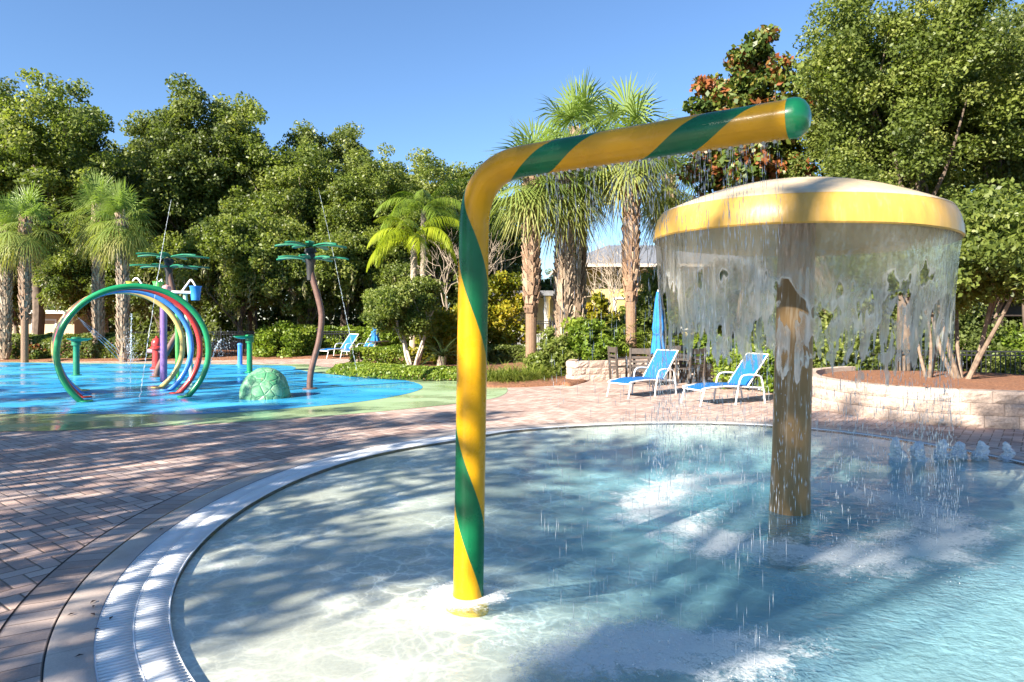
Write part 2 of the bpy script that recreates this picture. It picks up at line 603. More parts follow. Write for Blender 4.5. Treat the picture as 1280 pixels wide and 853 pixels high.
M['mulch'], M['soil'], M['block'] = mulch_mat(), soil_mat(), block_mat()


def plaster_mat():
    g = G('pool_plaster')
    P = g.pos()
    col = g.ramp(g.noise(P, 0.8, 5, 0.6), [(0.3, (0.66, 0.62, 0.52)), (0.6, (0.78, 0.75, 0.65)), (0.8, (0.83, 0.81, 0.73))])
    col = g.mix(1.0, col, g.ramp(g.noise(P, 60, 4), [(0.3, 0.9), (0.7, 1.05)]), 'MULTIPLY')
    return g.done(g.princ(col, 0.7))


M['plaster'] = plaster_mat()

POOL_C = Vector((1.944, 5.962))
MUSH = Vector((*gp(987, 637), 0))
PIPE = Vector((*gp(584, 741), 0))


def water_mat():
    g = G('pool_water')
    P = g.pos()
    x, y, z = g.xyz(P)

    def dist(cx, cy, sx=1.0, sy=1.0):
        a = g.math('POWER', g.math('MULTIPLY', g.math('SUBTRACT', x, cx), 1 / sx), 2.0)
        b = g.math('POWER', g.math('MULTIPLY', g.math('SUBTRACT', y, cy), 1 / sy), 2.0)
        return g.math('SQRT', g.math('ADD', a, b))
    big = g.noise(g.mapping(P, (1, 1.5, 1), (0, 0, R(-30))), 2.2, 4, 0.6, 0.6)
    mid = g.noise(g.mapping(P, (1, 1.4, 1), (0, 0, R(20))), 9, 3, 0.55, 1.0)
    fine = g.noise(P, 34, 3, 0.6, 0.5)
    # rings of chop where water lands
    dm = dist(MUSH.x, MUSH.y)
    ring = g.ramp(g.math('ABSOLUTE', g.math('SUBTRACT', dm, 1.12)), [(0.0, 1.0), (0.75, 0.0)])
    dl = dist(0.75, 3.35, 1.3, 0.55)
    arm = g.ramp(dl, [(0.25, 1.0), (1.2, 0.0)])
    dp = dist(PIPE.x, PIPE.y)
    base = g.math('MULTIPLY', g.ramp(dp, [(0.12, 1.0), (0.34, 0.0)]), 1.15)
    agit = g.math('MAXIMUM', g.math('MAXIMUM', ring, arm), base)
    h = g.math('ADD', g.math('MULTIPLY', big, 1.0), g.math('ADD', g.math('MULTIPLY', mid, g.mixf(agit, 0.30, 0.7)), g.math('MULTIPLY', fine, g.mixf(agit, 0.05, 0.28))))
    nrm = g.bump(h, 0.50, 0.04)
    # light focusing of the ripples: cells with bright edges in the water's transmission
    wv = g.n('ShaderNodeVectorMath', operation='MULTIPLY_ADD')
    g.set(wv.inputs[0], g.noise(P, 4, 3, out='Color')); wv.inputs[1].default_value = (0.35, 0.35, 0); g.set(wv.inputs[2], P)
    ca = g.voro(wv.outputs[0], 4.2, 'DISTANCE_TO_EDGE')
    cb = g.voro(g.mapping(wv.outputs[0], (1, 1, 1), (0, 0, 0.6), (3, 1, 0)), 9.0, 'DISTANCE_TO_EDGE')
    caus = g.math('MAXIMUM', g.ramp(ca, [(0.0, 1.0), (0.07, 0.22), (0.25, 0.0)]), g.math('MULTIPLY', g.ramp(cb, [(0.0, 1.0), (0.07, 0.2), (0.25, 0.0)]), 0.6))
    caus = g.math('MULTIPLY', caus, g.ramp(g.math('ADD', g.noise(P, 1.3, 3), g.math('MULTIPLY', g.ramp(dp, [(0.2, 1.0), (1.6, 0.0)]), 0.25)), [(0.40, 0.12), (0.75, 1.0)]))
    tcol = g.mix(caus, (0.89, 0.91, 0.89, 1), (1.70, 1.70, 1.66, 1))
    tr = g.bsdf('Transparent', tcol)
    gl = g.bsdf('Glossy', (1, 1, 1, 1), 0.04, nrm)
    fr = g.n('ShaderNodeFresnel'); fr.inputs['IOR'].default_value = 1.33
    g.set(fr.inputs['Normal'], nrm)
    w = g.mixs(g.math('MULTIPLY', fr.outputs[0], 0.45), tr, gl)
    # churned-up, aerated water where it is deep
    deep = g.math('MULTIPLY', g.ramp(dist(2.9, 4.6, 3.5, 3.9), [(0.35, 1.0), (1.0, 0.0)]), g.ramp(g.noise(P, 1.1, 4, 0.6, 0.6), [(0.25, 0.55), (0.7, 1.0)]))
    cloud = g.mixs(0.3, g.bsdf('Diffuse', (0.33, 0.60, 0.70, 1), None, g.bump(g.math('ADD', mid, g.math('MULTIPLY', fine, 0.4)), 0.8, 0.06)), g.bsdf('Translucent', (0.33, 0.60, 0.70, 1)))
    cloud = g.mixs(g.math('MULTIPLY', fr.outputs[0], 0.45), cloud, gl)
    w = g.mixs(g.math('MULTIPLY', deep, 0.5), w, cloud)
    fn = g.noise(P, 2.6, 6, 0.68, 1.2)
    fn2 = g.noise(P, 30, 5, 0.75, 1.2)
    fsum = g.math('ADD', g.math('MULTIPLY', fn, 0.55), g.math('MULTIPLY', fn2, 0.45))
    lvl = g.math('ADD', fsum, g.math('MULTIPLY', agit, 0.31))
    foam = g.math('MULTIPLY', g.ramp(lvl, [(0.66, 0.0), (0.78, 1.0)]), 0.85)
    fo = g.mixs(0.35, g.princ((0.82, 0.85, 0.86, 1), 0.5, g.bump(g.noise(P, 50, 4), 0.6, 0.02)), g.bsdf('Translucent', (0.75, 0.85, 0.88, 1)))
    sh = g.mixs(foam, w, fo)
    va = g.n('ShaderNodeVolumeAbsorption')
    va.inputs['Color'].default_value = (0.16, 0.72, 0.93, 1)
    va.inputs['Density'].default_value = 0.62
    return g.done(sh, va.outputs[0])


M['water'] = water_mat()


def fallwater_mat(name='falling_water', lo=0.25, hi=0.85):
    g = G(name)
    w = g.attr('white')
    c = g.coord()
    st = g.noise(g.mapping(c, (9, 9, 1.2)), 3, 4, 0.6)
    f = g.math('MULTIPLY', w, g.ramp(st, [(0.3, 0.55), (0.7, 1.25)]))
    nrm = g.bump(g.noise(g.mapping(c, (5, 5, 1.5)), 4, 4), 0.6, 0.03)
    rf = g.n('ShaderNodeBsdfRefraction')
    rf.inputs['IOR'].default_value = 1.12; rf.inputs['Roughness'].default_value = 0.22
    g.set(rf.inputs['Color'], (0.93, 0.94, 0.90, 1)); g.set(rf.inputs['Normal'], nrm)
    cl = g.mixs(0.45, g.bsdf('Transparent', (0.93, 0.94, 0.92, 1)), rf.outputs[0])
    cl = g.mixs(0.06, cl, g.bsdf('Glossy', (1, 1, 1, 1), 0.12, nrm))
    wh = g.mixs(0.5, g.bsdf('Diffuse', (0.70, 0.69, 0.65, 1), 0.5), g.bsdf('Translucent', (0.70, 0.69, 0.65, 1)))
    wh = g.mixs(0.10, wh, g.bsdf('Glossy', (1, 1, 1, 1), 0.15, nrm))
    sh = g.mixs(f, cl, wh)
    edge = g.ramp(g.attr('keep'), [(0.0, 0.0), (0.03, 1.0)])
    return g.done(g.mixs(edge, g.bsdf('Transparent', (1, 1, 1, 1)), sh))


M['fall'] = fallwater_mat()


def drop_mat(name, f=0.6):
    g = G(name)
    wh = g.mixs(0.5, g.bsdf('Diffuse', (0.85, 0.88, 0.9, 1)), g.bsdf('Translucent', (0.85, 0.88, 0.9, 1)))
    wh = g.mixs(0.2, wh, g.bsdf('Glossy', (1, 1, 1, 1), 0.1))
    return g.done(g.mixs(f, g.bsdf('Transparent', (0.95, 0.97, 0.98, 1)), wh))


M['drop'] = drop_mat('water_drops', 0.62)
M['spray'] = drop_mat('spray_drops', 0.7)
M['bubble'] = drop_mat('bubbling_water', 0.9)

# ------------------------------------------------------------------ the pool, in polar form round its centre
_ANG = [-142, -149, -157.5, -166.6, -179.3, 164.4, 150.3, 122.4, 105.5, 74.5, 61, 55.7, 40.9, 24.5, 0, -30, -60, -90, -120]
_RAD = [4.80, 4.76, 4.70, 4.68, 4.59, 4.55, 4.57, 4.48, 4.54, 4.86, 4.92, 4.84, 4.52, 4.25, 4.1, 4.2, 4.45, 4.7, 4.8]
_A = np.radians(_ANG)
_K = 5
_B = np.stack([np.ones_like(_A)] + [fn(k * _A) for k in range(1, _K + 1) for fn in (np.cos, np.sin)], 1)
_W = np.linalg.solve(_B.T @ _B + 0.02 * np.eye(_B.shape[1]), _B.T @ np.array(_RAD))


def pool_r(th):
    th = np.asarray(th)
    return sum([_W[0] + 0 * th] + [_W[1 + 2 * (k - 1)] * np.cos(k * th) + _W[2 + 2 * (k - 1)] * np.sin(k * th) for k in range(1, _K + 1)])


NTH = 360
TH = np.linspace(0, 2 * np.pi, NTH, endpoint=False)
RG = pool_r(TH)


def ring_xy(off):
    r = RG + off
    return np.stack([POOL_C.x + r * np.cos(TH), POOL_C.y + r * np.sin(TH)], 1)


def ring_strip(name, offs, zs, m, kind='structure', parent=None):
    """strip between successive offsets; uv = (arc length, 0..1)"""
    V, n = [], NTH
    for o, z in zip(offs, zs):
        p = ring_xy(o)
        V.append(np.c_[p, np.full(n, z)])
    V = np.concatenate(V)
    Fs = []
    k = np.arange(n)
    for i in range(len(offs) - 1):
        Fs.append(np.stack([i * n + k, i * n + (k + 1) % n, (i + 1) * n + (k + 1) % n, (i + 1) * n + k], 1))
    Fs = np.concatenate(Fs)
    me = mesh_np(name, V, Fs)
    uv = me.uv_layers.new(name='UVMap')
    arc = np.r_[0, np.cumsum(np.hypot(*np.diff(np.r_[ring_xy(0), ring_xy(0)[:1]], axis=0).T))]
    vals = []
    for i in range(len(offs) - 1):
        v0, v1 = i / (len(offs) - 1), (i + 1) / (len(offs) - 1)
        for q in range(n):
            vals += [arc[q], v0, arc[q + 1], v0, arc[q + 1], v1, arc[q], v1]
    uv.data.foreach_set('uv', vals)
    o = link(name, me, m, parent)
    if kind: o['kind'] = kind
    return o


GW0 = 0.345     # grating width on the near side; it tapers away along the far side


def taper(th):
    d = np.abs((np.degrees(np.asarray(th)) - 50 + 180) % 360 - 180)      # angle from the middle of the far side
    return 0.10 + 0.90 * sstep((d - 62) / 22)


GW = GW0 * taper(TH)
# pool floor
NR = 40
rr = np.linspace(0, 1, NR)
px_ = POOL_C.x + np.outer(rr, (RG - GW) * np.cos(TH)); py_ = POOL_C.y + np.outer(rr, (RG - GW) * np.sin(TH))
edge = np.outer(1 - rr, RG - GW)


def depth(x, y, e):
    return 0.045 + 0.42 * sstep(e / 3.0) * (0.10 + 0.90 * sstep((x + 0.9) / 2.6))


pz_ = -depth(px_, py_, edge)
V = np.stack([px_.ravel(), py_.ravel(), pz_.ravel()], 1)
k = np.arange(NTH)
grid = np.concatenate([np.stack([i * NTH + k, (i + 1) * NTH + k, (i + 1) * NTH + (k + 1) % NTH, i * NTH + (k + 1) % NTH], 1) for i in range(NR - 1)])
tag(link('pool_floor', mesh_np('pool_floor', V, grid, smooth=True), M['plaster']), kind='structure')
ring_strip('pool_rim', [-GW, -GW], [-0.006, -0.046], simple('wet_rim', (0.22, 0.20, 0.17), 0.4, 0.2))
V2 = V.copy(); V2[:, 2] = -0.010
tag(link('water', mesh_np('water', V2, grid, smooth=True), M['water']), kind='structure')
# gutter trough under the grating, then coping and paver border
ring_strip('gutter_channel', [-GW, -GW, 0.0 * GW, 0.0 * GW], [-0.0065, -0.10, -0.10, -0.0005], M['dark_gap'])
ring_strip('pool_coping', [0.0, 0.02, 0.185, 0.195], [-0.001, 0.003, 0.003, -0.004], M['coping'])
ring_strip('border_joint', [0.195, 0.201], [-0.005, -0.005], M['dark_gap'])
ring_strip('paver_border', [0.201, 0.437], [0.0, 0.0], M['border'])
ring_strip('deck_joint', [0.437, 0.446], [-0.006, -0.006], M['dark_gap'])

# white grating: real slats in two rows
grate = thing('gutter_grating', 'white slatted overflow grating curving round the edge of the near pool', 'grating', (POOL_C.x, POOL_C.y, 0))
arc_len = 2 * np.pi * 4.6
for row, (o0, o1) in enumerate(((-GW0 + 0.008, -GW0 / 2 - 0.006), (-GW0 / 2 + 0.006, -0.008))):
    ns = int(arc_len / 0.034)
    th = np.linspace(0, 2 * np.pi, ns, endpoint=False)
    w = 0.020 / 4.6 / 2
    Vs = []
    for (dth, o_, z_) in ((-w, o0, -0.004), (w, o0, -0.004), (w, o1, -0.004), (-w, o1, -0.004), (-w * .7, o0, -0.03), (w * .7, o0, -0.03), (w * .7, o1, -0.03), (-w * .7, o1, -0.03)):
        r_ = pool_r(th) + o_ * taper(th)
        Vs.append(np.stack([r_ * np.cos(th + dth), r_ * np.sin(th + dth), np.full(ns, z_)], 1))
    Vs = np.stack(Vs, 1).reshape(-1, 3)
    b = (np.arange(ns) * 8)[:, None]
    Fq = np.concatenate([b + np.array(q) for q in ((0, 1, 2, 3), (0, 4, 5, 1), (3, 2, 6, 7), (0, 3, 7, 4), (1, 5, 6, 2))])
    link('slats', mesh_np('slats', Vs, Fq), M['grate'], grate)
mb = MB()
for o_ in (-GW + 0.004, -GW / 2, -0.004 + 0 * GW):
    pts = ring_xy(o_) - np.array([POOL_C.x, POOL_C.y])
    mb.tube([(p[0], p[1], -0.009) for p in pts], 0.006, 6, closed=True)
mb.build('edge_rail', M['grate'], grate)


# ground and deck as rings round the pool
def box_r(th, x0, x1, y0, y1):
    c, s = np.cos(th), np.sin(th)
    with np.errstate(divide='ignore'):
        rx = np.where(c > 0, (x1 - POOL_C.x) / c, (x0 - POOL_C.x) / c)
        ry = np.where(s > 0, (y1 - POOL_C.y) / s, (y0 - POOL_C.y) / s)
    return np.minimum(np.abs(rx), np.abs(ry))


def polar_sheet(name, inner_off, outer_r, z, m, nr=6, power=1.0):
    r0 = RG + inner_off
    Vv = []
    for i in range(nr + 1):
        t = (i / nr) ** power
        r = r0 * (1 - t) + outer_r * t
        Vv.append(np.stack([POOL_C.x + r * np.cos(TH), POOL_C.y + r * np.sin(TH), np.full(NTH, z)], 1))
    Fq = np.concatenate([np.stack([i * NTH + k, i * NTH + (k + 1) % NTH, (i + 1) * NTH + (k + 1) % NTH, (i + 1) * NTH + k], 1) for i in range(nr)])
    o = link(name, mesh_np(name, np.concatenate(Vv), Fq), m)
    o['kind'] = 'structure'
    return o


polar_sheet('paver_deck', 0.446, box_r(TH, -24, 9.5, -7, 28.0), 0.0, M['paver'])
polar_sheet('ground', 0.45, np.full(NTH, 900.0), -0.05, M['soil'], 12, 3.0)


def flat(name, pts, z, m, closed_n=6):
    p = catmull([Vector((q[0], q[1], 0)) for q in pts], closed_n, True)
    me = bpy.data.meshes.new(name)
    me.from_pydata([(q.x, q.y, z) for q in p], [], [list(range(len(p)))])
    me.update()
    o = link(name, me, m)
    o['kind'] = 'structure'
    return o


green_pts = [(-20, 10.4), (-13, 9.6), gp(0, 540), gp(160, 535), gp(300, 528), gp(450, 517), gp(570, 505), gp(625, 496), gp(632, 484), gp(600, 476), gp(540, 472), gp(470, 467), gp(430, 462), gp(405, 459), gp(380, 455.5), (-9, 24.5), (-15, 25.2), (-22, 25)]
flat('splash_pad_border', green_pts, 0.005, M['rubber_green'])
blue_pts = [(-19, 12.0), (-13, 11.4), gp(0, 518), gp(150, 518.5), gp(260, 518), gp(400, 508), gp(470, 500), gp(515, 491), gp(528, 484), gp(511, 477), gp(467, 472), gp(415, 469), gp(371, 462.5), gp(368, 459.5), (-8.6, 24.0), (-15, 24.7), (-21, 24.4)]
flat('splash_pad', blue_pts, 0.010, M['rubber_blue'])


# planting beds as low mounds
def bed(name, pts, h, z0, m, seed=0):
    P = catmull([Vector((q[0], q[1], 0)) for q in pts], 8, True)
    c = sum(P, Vector()) / len(P)
    rows = []
    prof = [(1.0, 0.0), (0.985, 0.55), (0.95, 0.9), (0.8, 1.0), (0.6, 1.05), (0.4, 1.05), (0.2, 1.05), (0.02, 1.05)]
    for s_, hz in prof:
        row = []
        for q in P:
            p = c + (q - c) * s_
            nz = (float(vnoise(p.x * 3 + seed, p.y * 3)) - 0.5) * 0.06 * (1 if hz > 0.5 else 0)
            row.append((p.x, p.y, z0 + h * hz + nz))
        row.append(row[0])
        rows.append(row)
    b = MB(); b.sheet(rows)
    b.f.append([len(b.v) - 1 - i for i in range(len(rows[0]) - 1)]); b.a.append(0)
    o = b.build(name, m)
    o['kind'] = 'structure'
    return o


bed('hedge_bed', [gp(432, 466), gp(500, 472), gp(575, 476), gp(600, 474), (0.2, 21), (-0.6, 26), (-4.5, 29), gp(452, 456)], 0.06, 0.0, M['mulch'], 3)
bed('palm_bed', [gp(600, 483.5), gp(650, 484.5), gp(700, 482), (1.5, 16.6), (2.2, 19), (2.0, 24), (0.2, 26), (-0.5, 22.5), (-0.75, 18.5)], 0.07, 0.0, M['mulch'], 9)
bed('tree_line_bed', [(-26, 26.0), (-18, 26.0), (-11.5, 27.0), (-6, 29.5), (-5, 36), (-14, 48), (-30, 46), (-34, 34)], 0.12, -0.05, M['mulch'], 5)


# ------------------------------------------------------------------ block walls
def block_wall(name, label, line, courses, hgt, depth_, blk, loc_seed=0):
    P = catmull([Vector((q[0], q[1], 0)) for q in line], 14)
    seg = [0.0]
    for a, b in zip(P, P[1:]): seg.append(seg[-1] + (b - a).length)
    L = seg[-1]

    def pt(s):
        s = min(max(s, 0), L - 1e-6)
        i = max(j for j in range(len(seg)) if seg[j] <= s)
        i = min(i, len(P) - 2)
        t = (s - seg[i]) / (seg[i + 1] - seg[i])
        return P[i].lerp(P[i + 1], t), (P[i + 1] - P[i]).normalized()
    rnd = random.Random(loc_seed)
    base = pt(L / 2)[0]
    root = thing(name, label, 'wall', (base.x, base.y, 0))
    b = MB()
    ch = hgt / courses
    for c in range(courses):
        s = -blk * 0.5 * (c % 2)
        while s < L:
            s0, s1 = max(s, 0), min(s + blk * rnd.uniform(0.92, 1.08), L)
            s = s1 if s1 > s else s + blk
            if s1 - s0 < 0.05: continue
            p0, t0 = pt(s0 + 0.003); p1, t1 = pt(s1 - 0.003)
            mid = (p0 + p1) / 2
            t = (p1 - p0).normalized()
            nn = Vector((-t.y, t.x, 0))
            out = rnd.uniform(0.0, 0.014) - c * 0.012
            z0_, z1_ = c * ch + 0.002, (c + 1) * ch - 0.003
            # split face: a small grid pushed in and out
            nu, nv = 5, 4
            front, back = [], []
            vs, fs = [], []
            for iv in range(nv + 1):
                for iu in range(nu + 1):
                    u, v = iu / nu, iv / nv
                    e = 0.0 if iu in (0, nu) or iv in (0, nv) else 0.008 + 0.02 * rnd.random()
                    q = p0.lerp(p1, u) - nn * (out + e)
                    vs.append((q.x - base.x, q.y - base.y, z0_ + (z1_ - z0_) * v))
            W_ = nu + 1
            for iv in range(nv):
                for iu in range(nu):
                    fs.append((iv * W_ + iu, iv * W_ + iu + 1, (iv + 1) * W_ + iu + 1, (iv + 1) * W_ + iu))
            o_ = len(vs)
            for (q, z_) in ((p0, z0_), (p1, z0_), (p1, z1_), (p0, z1_)):
                q = q + nn * depth_
                vs.append((q.x - base.x, q.y - base.y, z_))
            fs.append((o_ + 1, o_, o_ + 3, o_ + 2))
            fs.append((nv * W_,) + tuple(nv * W_ + i for i in range(1, nu + 1)) + (o_ + 2, o_ + 3))
            fs.append(tuple(reversed([i * W_ for i in range(nv + 1)][::-1] + [o_])) + ())
            fs[-1] = tuple([i * W_ for i in range(nv + 1)] + [o_ + 3, o_])
            fs.append(tuple([nu + i * W_ for i in range(nv + 1)][::-1] + [o_ + 1, o_ + 2]))
            b.add(vs, fs, rnd.random())
    b.build('block_courses', M['block'], root, smooth=False, attr='rnd')
    return root


PL = [(7.6, 15.6), (6.3, 14.6), (5.65, 13.2), (5.55, 12.2), (5.78, 11.2), (6.35, 10.45), (7.4, 9.95), (8.6, 9.6), (10.2, 9.5)]
block_wall('planter_wall', 'curved pinkish block wall holding the mulch bed at the right edge of the pool', PL, 3, 0.55, 0.26, 0.44, 3)
bed('planter_mulch', [(7.7, 15.5), (6.5, 14.5), (5.9, 13.1), (5.82, 12.2), (6.0, 11.35), (6.5, 10.7), (7.5, 10.2), (8.7, 9.85), (10.2, 9.75), (11.5, 12), (10.5, 15.0)], 0.50, 0.0, M['mulch'], 21)
RWL = [(1.55, 18.6), gp(709, 477.5), gp(735, 477), (3.0, 18.05), (4.4, 18.5), (5.6, 18.5), (6.8, 17.7), (7.6, 16.4)]
block_wall('retaining_wall', 'low curved block wall behind the brown chairs and the palm trunks', RWL, 3, 0.53, 0.26, 0.42, 8)
bed('raised_bed', [(1.75, 18.8), (1.7, 18.0), (2.3, 18.15), (3.2, 18.4), (4.5, 18.85), (5.6, 18.8), (6.8, 18.05), (7.9, 17), (10, 20), (9, 25), (3, 25), (1.8, 22)], 0.44, 0.0, M['mulch'], 33)


# ------------------------------------------------------------------ striped pipe
def striped_pipe_mat():
    g = G('yellow_green_spiral_paint')
    f = g.math('FRACT', g.attr('phase'))
    d = g.math('ABSOLUTE', g.math('SUBTRACT', f, 0.5))
    gm = g.ramp(d, [(0.160, 1.0), (0.165, 0.0)])
    c = g.coord()
    yel = g.mix(1.0, (0.60, 0.31, 0.003, 1), g.ramp(g.noise(c, 5, 5, 0.6), [(0.3, 0.86), (0.7, 1.08)]), 'MULTIPLY')
    grn = g.mix(1.0, (0.003, 0.125, 0.045, 1), g.ramp(g.noise(c, 6, 4), [(0.3, 0.8), (0.7, 1.15)]), 'MULTIPLY')
    chips = g.ramp(g.noise(g.mapping(c, (1, 1, 0.6)), 30, 5, 0.75), [(0.72, 0.0), (0.76, 0.5)])
    col = g.mix(gm, yel, grn)
    col = g.mix(chips, col, (0.30, 0.17, 0.01, 1))
    return g.done(g.princ(col, g.ramp(g.noise(c, 9, 4), [(0.3, 0.22), (0.7, 0.38)]), g.bump(g.noise(c, 24, 4), 0.06, 0.01), spec=0.35))


M['stripe'] = striped_pipe_mat()
pipe = thing('striped_spray_pipe', 'tall bent yellow pipe with spiralling green stripe standing in the pool, dripping water', 'water pipe', PIPE)
lean = 0.024
base = Vector((0, 0, -0.4))
el = Vector((0.045, 0.02, 2.49))
end_w = at(989, 148.5, 3.1) - PIPE
adir = (end_w - el).normalized()
rb = 0.34
up = (el - base).normalized()
path = []
L1 = (el - base).length - rb
for i in range(60): path.append(base + up * (L1 * i / 60))
c0 = el - up * rb; c1 = el + adir * rb
for i in range(20):
    t = i / 20
    path.append((1 - t) ** 2 * c0 + 2 * t * (1 - t) * el + t * t * c1)
L2 = (end_w - c1).length
for i in range(41): path.append(c1 + adir * (L2 * i / 40))
PR = 0.0885
ns = 40
verts, phase, faces = [], [], []
tprev = up
nrm = Vector((0, -1, 0)); nrm = (nrm - up * nrm.dot(up)).normalized()
s = 0.0
ph = 0.0
for i, p in enumerate(path):
    t = (path[min(i + 1, len(path) - 1)] - path[max(i - 1, 0)]).normalized()
    nrm = (nrm - t * nrm.dot(t)).normalized(); b = t.cross(nrm)
    if i:
        ds = (p - path[i - 1]).length
        hh = p.z
        vert = max(0.0, min(1.0, (2.45 - hh) / 0.35))
        ph += ds * (vert / 1.42 + (1 - vert) / 0.80)
    rads = PR * (1.03 if p.z < 0.0 else 1.0)
    for q in range(ns + 1):
        a = 2 * math.pi * q / ns
        verts.append(p + (nrm * math.cos(a) + b * math.sin(a)) * rads)
        phase.append(ph + q / ns)
W_ = ns + 1
for i in range(len(path) - 1):
    for q in range(ns):
        faces.append((i * W_ + q, i * W_ + q + 1, (i + 1) * W_ + q + 1, (i + 1) * W_ + q))
PH0 = -0.115
me = mesh_np('pipe_body', [tuple(v) for v in verts], faces, {'phase': np.array(phase) + PH0}, True)
link('pipe_body', me, M['stripe'], pipe)
# green end cap
b = MB()
prof = [(1.0, -0.012), (1.035, -0.010), (1.04, 0.02), (0.98, 0.04), (0.80, 0.062), (0.5, 0.078), (0.2, 0.084), (0.0, 0.085)]
b.lathe([(r * PR, z) for r, z in prof], n=40)
cap = b.build('end_cap', M['hoop_green'], pipe)
cap.location = path[-1]
cap.rotation_euler = adir.to_track_quat('Z', 'Y').to_euler()
b = MB(); b.lathe([(PR * 1.02, -0.04), (0.12, -0.035), (0.125, -0.06), (0.13, -0.40)], n=32)
b.build('base_flange', simple('yellow_flange', (0.65, 0.42, 0.05), 0.4, 0.2), pipe)

b = MB()
b.lathe([(0.011, -PR + .004), (0.011, -PR - .008), (0.006, -PR - .012), (0.0, -PR - .012)], n=8)
noz_me = b.mesh('nozzle')
for t_ in np.linspace(0.06, 0.95, 26):
    link('nozzle', noz_me, M['steel'], pipe).location = c1 + adir * (L2 * t_)
# ------------------------------------------------------------------ mushroom
def mush_mat(name, col, streak):
    g = G(name)
    c = g.coord()
    k1 = g.ramp(g.noise(g.mapping(c, (3, 3, 0.6)), 3.0, 5, 0.6), [(0.3, 0.80), (0.7, 1.08)])
    cc = g.mix(1.0, (*col, 1), k1, 'MULTIPLY')
    st = g.ramp(g.noise(g.mapping(c, (14, 14, 1.0)), 2.0, 4, 0.65), [(0.55, 0.0), (0.75, streak)])
    cc = g.mix(st, cc, (0.62, 0.58, 0.50, 1))
    nrm = g.bump(g.noise(g.mapping(c, (6, 6, 1.0)), 4, 4), 0.12, 0.02)
    return g.done(g.princ(cc, g.ramp(g.noise(c, 6, 3), [(0.3, 0.30), (0.7, 0.5)]), nrm, spec=0.4))


M['mush'] = mush_mat('mushroom_tan_gelcoat', (0.60, 0.355, 0.07), 0.12)
M['mush_post'] = mush_mat('mushroom_post_brown', (0.27, 0.165, 0.07), 0.6)
mush = thing('mushroom_fountain', 'big tan mushroom shaped fountain on a brown post with water pouring off its rim', 'fountain', MUSH)
mush.rotation_euler = (0, R(1.5), 0)
b = MB()
b.lathe([(0.165, -0.5), (0.163, 0.0), (0.152, 0.5), (0.146, 2.1), (0.146, 2.42)], n=40)
b.build('post', M['mush_post'], mush)
b = MB()
MS = 0.905
b.lathe([(r * MS, z) for r, z in [(1.255, 2.30), (1.285, 2.262), (1.30, 2.25), (1.312, 2.262), (1.308, 2.33), (1.285, 2.41), (1.255, 2.467)]], n=96)
b.build('rim_band', M['mush'], mush)
b = MB()
prof = [(1.258, 2.466), (1.245, 2.480), (1.15, 2.520), (1.0, 2.577), (0.82, 2.638), (0.62, 2.69), (0.42, 2.728), (0.2, 2.75), (0.0, 2.756)]
b.lathe([(r * MS, z) for r, z in prof], n=96)
o = b.build('dome', mush_mat('mushroom_sky_sheen_gelcoat', (0.58, 0.45, 0.27), 0.25), mush)  # paler base colour paints in the sky reflected on the wet top
b = MB()
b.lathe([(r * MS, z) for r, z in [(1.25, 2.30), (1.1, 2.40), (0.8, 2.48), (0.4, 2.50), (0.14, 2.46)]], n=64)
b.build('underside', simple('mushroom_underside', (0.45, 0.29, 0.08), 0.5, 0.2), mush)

# water curtain: real mesh with holes
NA, NZ = 1000, 300
ztop, zbot = 2.26, 0.80
ang = np.linspace(0, 2 * np.pi, NA + 1)
zz = np.linspace(ztop, zbot, NZ + 1)
A, Z = np.meshgrid(ang, zz)
ca, sa = np.cos(A), np.sin(A)
drop_ = (ztop - Z)
rad = 1.302 * MS - 0.05 * np.sqrt(np.maximum(drop_, 0)) - 0.015 * drop_ + 0.05 * (fbm(ca * 5 + 9, sa * 5, Z * 1.4) - 0.5) * np.clip(drop_ * 2, 0, 1)
wob = (fbm(ca * 3, sa * 3 + 4, Z * 2) - 0.5) * 1.2
wob2 = (fbm(ca * 14 + 7, sa * 14, Z * 7, 2) - 0.5) * 1.0
cell = fbm(ca * 7.5 + 3 + wob + wob2, sa * 7.5 + 20 + wob + wob2, Z * 3.0 + wob2 * .5, 4)
cell2 = fbm(ca * 19 + 3 + wob, sa * 19 + 20 + wob, Z * 6.0, 4)
strk = fbm(ca * 30 + 2 + wob * 3 + wob2, sa * 30 + wob * 3 + wob2, Z * 1.5, 4)
fines = fbm(ca * 60, sa * 60, Z * 1.6, 2)
low = np.clip((drop_ - 0.45) / 0.35, 0, 1)
local = 0.34 * (fbm(ca * 1.9 + 40, sa * 1.9, 0.3, 2) - 0.5)
field = (cell * .70 + cell2 * .30) * (1 - low * 0.5) + strk * low * 0.5
thr = 0.02 + 0.39 * sstep((drop_ - 0.05 + local * .4) / 0.36) + 0.12 * sstep((drop_ - 0.50 + local) / 0.40) + 0.28 * sstep((drop_ - 0.84 + local) / 0.62)
keep = field - thr
th_edge = np.exp(-np.clip(keep - 0.015, 0, 1) / 0.026)
fall_ = np.clip(drop_ / 0.75, 0, 1)
white = 0.08 + 0.24 * fall_ + 0.75 * th_edge * np.clip(drop_ / 0.30, 0.05, 1) + 0.62 * np.clip((fines - 0.53) * 4, 0, 1) * (0.05 + 0.95 * fall_ ** 1.4) + 0.30 * np.clip((strk - 0.55) * 5, 0, 1) * fall_
white = np.clip(white, 0.06, 0.92)
V = np.stack([rad * ca, rad * sa, Z], -1).reshape(-1, 3)
n1 = NA + 1
ii, jj = np.meshgrid(np.arange(NZ), np.arange(NA), indexing='ij')
q = np.stack([ii * n1 + jj, ii * n1 + jj + 1, (ii + 1) * n1 + jj + 1, (ii + 1) * n1 + jj], -1).reshape(-1, 4)
kf = keep.ravel()[q].max(1) > 0
q = q[kf]
